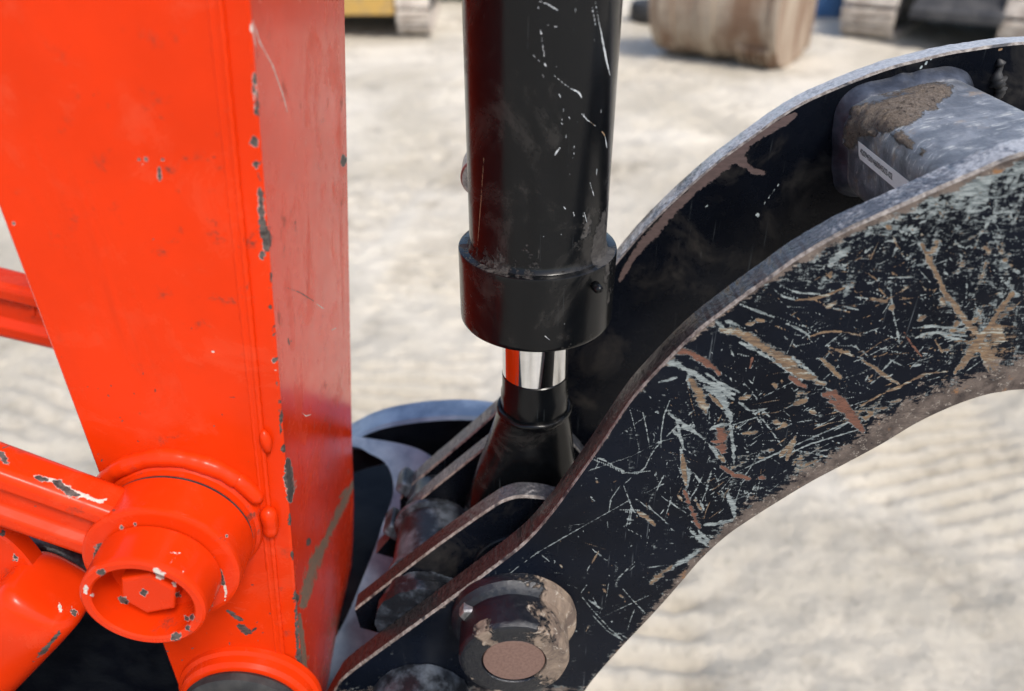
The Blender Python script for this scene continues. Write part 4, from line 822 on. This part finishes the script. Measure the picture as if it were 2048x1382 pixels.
loft('eye_neck', [np.stack([x_+rx*np.sign(np.cos(a_))*np.abs(np.cos(a_))**.8, .417+ry*np.sign(np.sin(a_))*np.abs(np.sin(a_))**.8, np.full(48, z_)], 1) for x_, rx, ry, z_ in ((.015, .0228, .0226, -.309), (.0145, .0250, .0222, -.316), (.0135, .0275, .0212, -.328), (.012, .0310, .0203, -.345), (.0105, .0345, .0198, -.360), (.009, .0375, .0195, -.376), (.008, .040, .0192, -.395))], M['cyl'], cyl, sh=50)
tube('neck_weld', [(.015+.0232*math.cos(a), .417+.0232*math.sin(a), -.3085+.0005*math.sin(a*7)) for a in np.linspace(0, 2*math.pi, 60)], .0022, M['cyl'], cyl, n=10, wob=.4, cap=False)
sc_p = U(1192, 575, .377)
tube('set_screw', [(sc_p[0]-.0005, .3795, sc_p[1]), (sc_p[0]+.0008, .3745, sc_p[1]+.0004), (sc_p[0]+.0022, .3722, sc_p[1]+.0012)], [.0028, .0026, .0016], M['cyl'], cyl, n=12)
pp = U(934, 357, .445)
pts = [(pp[0]+.022, .446, pp[1]), (pp[0]-.001, .446, pp[1]), (pp[0]-.0035, .446, pp[1])]
a = np.linspace(0, 2*np.pi, 40, endpoint=False); rgs = []
for y, r in ((.470, .0125), (.446, .0125), (.4445, .0115)):
    rgs.append(np.stack([pp[0]+.0085+r*np.cos(a), np.full(40, y), pp[1]+r*np.sin(a)], 1))
loft('port_plug', rgs, M['bolt'], cyl, sh=30)

# ------------------------------------------------------------------ yard behind: machines, bucket, odds and ends
def shared(name, me, parent, loc, rot=(0, 0, 0)):
    o = bpy.data.objects.new(name, me); scene.collection.objects.link(o); o.parent = parent; o.location = loc; o.rotation_euler = rot; return o
def pad_mesh(w, mat, pitch):
    V = []; Fq = []
    def bxx(x0, x1, y0, y1, z0, z1):
        b = len(V); V.extend([(x0, y0, z0), (x1, y0, z0), (x1, y1, z0), (x0, y1, z0), (x0, y0, z1), (x1, y0, z1), (x1, y1, z1), (x0, y1, z1)])
        Fq.extend([[b+i for i in f] for f in ([0, 3, 2, 1], [4, 5, 6, 7], [0, 1, 5, 4], [1, 2, 6, 5], [2, 3, 7, 6], [3, 0, 4, 7])])
    bxx(-w/2, w/2, -pitch*.46, pitch*.46, 0, .018)
    for y in (-.32, .0, .32): bxx(-w/2, w/2, pitch*y-.008, pitch*y+.008, .018, .036)
    me = bpy.data.meshes.new('track_pad'); me.from_pydata(V, [], Fq); me.materials.append(mat); return me
def crawler(root, off, w, L, h, pitch, mat):
    """track frame with sprocket wheels as a part; pads are its pieces. Runs along the root's local Y."""
    import bmesh
    bm = bmesh.new()
    def bxb(c, s):
        r = bmesh.ops.create_cube(bm, size=1)
        for v in r['verts']: v.co = Vector((v.co.x*s[0]+c[0], v.co.y*s[1]+c[1], v.co.z*s[2]+c[2]))
    bxb((0, L/2, h/2), (w*.55, L-h, h*.42))
    for yy in (h/2, L-h/2):
        r = bmesh.ops.create_cone(bm, cap_ends=True, segments=28, radius1=h/2-.05, radius2=h/2-.05, depth=w*.72)
        for v in r['verts']: v.co = Vector((v.co.z, v.co.x+yy, v.co.y+h/2))
        r = bmesh.ops.create_cone(bm, cap_ends=True, segments=20, radius1=h*.18, radius2=h*.15, depth=w*.86)
        for v in r['verts']: v.co = Vector((v.co.z, v.co.x+yy, v.co.y+h/2))
    k = int((L-h)/.24)
    for i in range(k):
        r = bmesh.ops.create_cone(bm, cap_ends=True, segments=16, radius1=h*.14, radius2=h*.14, depth=w*.6)
        for v in r['verts']: v.co = Vector((v.co.z, v.co.x+h/2+(i+.5)*(L-h)/k, v.co.y+h*.17))
    me = bpy.data.meshes.new('track_frame'); bm.to_mesh(me); bm.free(); me.materials.append(M['chassis'])
    fr = shared('track_frame', me, root, off)
    pm = pad_mesh(w, mat, pitch); rr = h/2-.036; st = L-h; per = 2*st+2*math.pi*rr; n = int(per/pitch)
    for i in range(n):
        s = i*per/n
        if s < st: y, z, a = h/2+s, .036, math.pi
        elif s < st+math.pi*rr: t = (s-st)/rr; y, z, a = L-h/2+rr*math.sin(t), h/2-rr*math.cos(t), math.pi-t
        elif s < 2*st+math.pi*rr: y, z, a = L-h/2-(s-st-math.pi*rr), h-.036, 0
        else: t = (s-2*st-math.pi*rr)/rr; y, z, a = h/2-rr*math.sin(t), h/2+rr*math.cos(t), t
        shared('track_pad', pm, fr, (0, y, z), (a if a != math.pi else math.pi, 0, 0))
def prism(name, sec, x0, x1, mat, parent):
    """side profile (y,z) extruded along local x"""
    n = len(sec); V = [(x, y, z) for x in (x0, x1) for y, z in sec]
    Fq = [list(range(n)), list(range(2*n-1, n-1, -1))]+[[i, (i+1) % n, n+(i+1) % n, n+i] for i in range(n)]
    me = bpy.data.meshes.new(name); me.from_pydata(V, [], Fq); me.materials.append(mat)
    import bmesh
    bm = bmesh.new(); bm.from_mesh(me); bmesh.ops.recalc_face_normals(bm, faces=bm.faces)
    bmesh.ops.bevel(bm, geom=bm.edges[:], offset=.012, segments=1, affect='EDGES'); bm.to_mesh(me); bm.free()
    return shared(name, me, parent, (0, 0, 0))
# dark excavator at the upper right
gx0, gy0 = ground_at(1722, 84)
ex = empty('excavator', (gx0, gy0, 0), 'dark tracked excavator with dusty steel tracks in the upper right corner', 'excavator', rz=R(-36))
crawler(ex, (0, 0, 0), .50, 2.9, .60, .17, M['track']); crawler(ex, (1.40, 0, 0), .50, 2.9, .60, .17, M['track'])
prism('car_body', [(.5, .30), (2.3, .30), (2.3, .62), (1.9, .74), (.9, .74), (.5, .62)], .30, 1.25, M['chassis'], ex)
prism('blade_arm', [(-.05, .26), (.5, .40), (.5, .50), (-.05, .36)], .38, 1.17, M['chassis'], ex)
prism('upper_house', [(.5, .82), (3.0, .82), (3.1, 1.2), (3.0, 1.75), (1.6, 1.75), (1.5, 1.3), (.5, 1.25)], -.1, 1.65, M['chassis'], ex)
prism('cab', [(.5, 1.27), (1.5, 1.32), (1.58, 2.5), (.75, 2.55)], -.1, .85, M['chassis'], ex)
prism('windscreen', [(.55, 1.45), (.48, 1.45), (.72, 2.4), (.79, 2.4)], -.02, .77, M['glass'], ex)
# yellow excavator at the upper left
gx0, gy0 = ground_at(829, 76)
ye = empty('excavator', (gx0, gy0, 0), 'yellow tracked excavator with dusty track, behind the orange arm at the top', 'excavator', rz=R(2))
crawler(ye, (0, 0, 0), .34, 2.1, .50, .14, M['track']); crawler(ye, (-1.45, 0, 0), .34, 2.1, .50, .14, M['track'])
prism('car_body', [(.02, .21), (1.9, .21), (1.9, .5), (1.5, .6), (.5, .6), (.02, .56)], -1.26, -.19, M['yellow'], ye)
prism('upper_house', [(.2, .68), (2.2, .68), (2.3, 1.0), (2.2, 1.5), (1.2, 1.5), (1.1, 1.1), (.2, 1.05)], -1.5, .05, M['yellow'], ye)
prism('cab', [(.25, 1.07), (1.1, 1.12), (1.15, 2.25), (.45, 2.3)], -1.5, -.7, M['yellow'], ye)
prism('windscreen', [(.30, 1.25), (.24, 1.25), (.42, 2.15), (.48, 2.15)], -1.44, -.76, M['glass'], ye)
# rusty digging bucket standing on its back
gx0, gy0 = ground_at(1540, 141)
bk = empty('digging_bucket', (gx0, gy0, 0), 'large rusty digging bucket standing on the pale ground at the top', 'bucket', rz=R(-36))
bp = smooth([(.84, .06), (.35, .0), (.10, .06), (-.06, .24), (-.12, .50), (-.06, .80), (.10, 1.02), (.34, 1.14)], 26)
def bucket():
    W0, W1, th = -1.12, .0, .025; tn2 = np.gradient(bp, axis=0); tn2 /= np.linalg.norm(tn2, axis=1)[:, None]; nr = np.stack([-tn2[:, 1], tn2[:, 0]], 1)
    if (nr[13]@np.array([1, 0])) < 0: nr = -nr
    sec = np.vstack([bp, (bp+nr*th)[::-1]]); n = len(sec)
    V = [(x, y, z) for x in (W0, W1) for y, z in sec]; k = len(bp)
    Fq = [[i, (i+1) % n, n+(i+1) % n, n+i] for i in range(n)]
    for s_ in (0, n): Fq += [[s_+i, s_+i+1, s_+n-2-i, s_+n-1-i] for i in range(k-1)]
    def add(nm, V, Fq, mat=M['rust']):
        me = bpy.data.meshes.new(nm); me.from_pydata([tuple(v) for v in V], [], Fq); me.materials.append(mat); o = shared(nm, me, bk, (0, 0, 0)); fix_normals(o); return o
    add('shell', V, Fq)
    for x0, x1 in ((W0-.02, W0+.0), (W1, W1+.02)):         # side cheeks close the ends
        pr = list(bp)+[(.80, .62), (.86, .30)]; m = len(pr)
        add('side_cheek', [(x, y, z) for x in (x0, x1) for y, z in pr], [list(range(m)), list(range(m, 2*m))]+[[i, (i+1) % m, m+(i+1) % m, m+i] for i in range(m)])
    def strip(nm, xa, xb, i0, i1, t):
        o_ = bp[i0:i1]-nr[i0:i1]*t; i_ = bp[i0:i1]; sec = np.vstack([o_, i_[::-1]]); n = len(sec)
        add(nm, [(x, y, z) for x in (xa, xb) for y, z in sec], [list(range(n)), list(range(n, 2*n))]+[[i, (i+1) % n, n+(i+1) % n, n+i] for i in range(n)])
    for xc in (-.98, -.60): strip('wear_strip', xc-.07, xc+.07, 1, 22, .02)
    for i in range(6): strip('heel_rib', -.30+i*.052, -.275+i*.052, 2, 12, .06)
    strip('edge_bar', W1-.03, W1+.035, 1, 25, .025)
    add('lip_bar', [(x, y, z) for x in (W0-.03, W1+.03) for y, z in ((.80, .62), (.86, .62), (.92, .06), (.86, .04))], [[0, 1, 2, 3], [4, 5, 6, 7]]+[[i, (i+1) % 4, 4+(i+1) % 4, 4+i] for i in range(4)])
bucket()
# small far things along the upper edge
gx0, gy0 = ground_at(1306, 42)
ty = empty('tyre', (gx0, gy0, 0), 'small dark tyre lying on the ground left of the rusty bucket', 'tyre')
def ring_obj(nm, prof, mat, parent, n=40):
    V = []; Fq = []; m = len(prof)
    for i in range(n):
        a = 2*math.pi*i/n; V += [(r*math.cos(a), r*math.sin(a), z) for r, z in prof]
    for i in range(n):
        for j in range(m): Fq.append([i*m+j, i*m+(j+1) % m, ((i+1) % n)*m+(j+1) % m, ((i+1) % n)*m+j])
    me = bpy.data.meshes.new(nm); me.from_pydata(V, [], Fq); me.materials.append(mat); o = shared(nm, me, parent, (0, 0, 0)); fix_normals(o)
    me.polygons.foreach_set('use_smooth', np.full(len(me.polygons), True)); return o
ring_obj('tyre_casing', [(.13, .03), (.16, .0), (.24, .0), (.27, .04), (.27, .17), (.24, .21), (.16, .21), (.13, .18), (.15, .16), (.20, .15), (.20, .05), (.15, .05)], M['rubber'], ty)
ring_obj('wheel_rim', [(.05, .06), (.145, .05), (.15, .16), (.13, .16), (.12, .10), (.05, .10)], M['bolt'], ty, 30)
gx0, gy0 = ground_at(1656, 34)
br = empty('barrel', (gx0, gy0+.2, 0), 'blue plastic barrel between the rusty bucket and the dark excavator', 'barrel')
ring_obj('barrel_body', [(.02, .0), (.26, .0), (.28, .02), (.29, .28), (.30, .30), (.29, .32), (.29, .56), (.30, .58), (.29, .60), (.28, .86), (.26, .88), (.02, .88)], M['blue'], br)
ring_obj('bung', [(.01, .88), (.04, .88), (.04, .90), (.01, .90)], M['rubber'], br, 16)
gx0, gy0 = ground_at(890, 3)
ct = empty('skip_container', (gx0, gy0, 0), 'dark teal steel container at the very top, left of the black cylinder', 'container')
prism('container_body', [(0, .08), (1.4, .08), (1.4, 1.2), (0, 1.2)], -.30, 1.3, M['teal'], ct)
for i in range(6): prism('wall_rib', [(-.04, .1), (0, .1), (0, 1.15), (-.04, 1.15)], -.28+i*.3, -.22+i*.3, M['teal'], ct)
prism('top_rail', [(-.06, 1.2), (1.46, 1.2), (1.46, 1.28), (-.06, 1.28)], -.36, 1.36, M['teal'], ct)
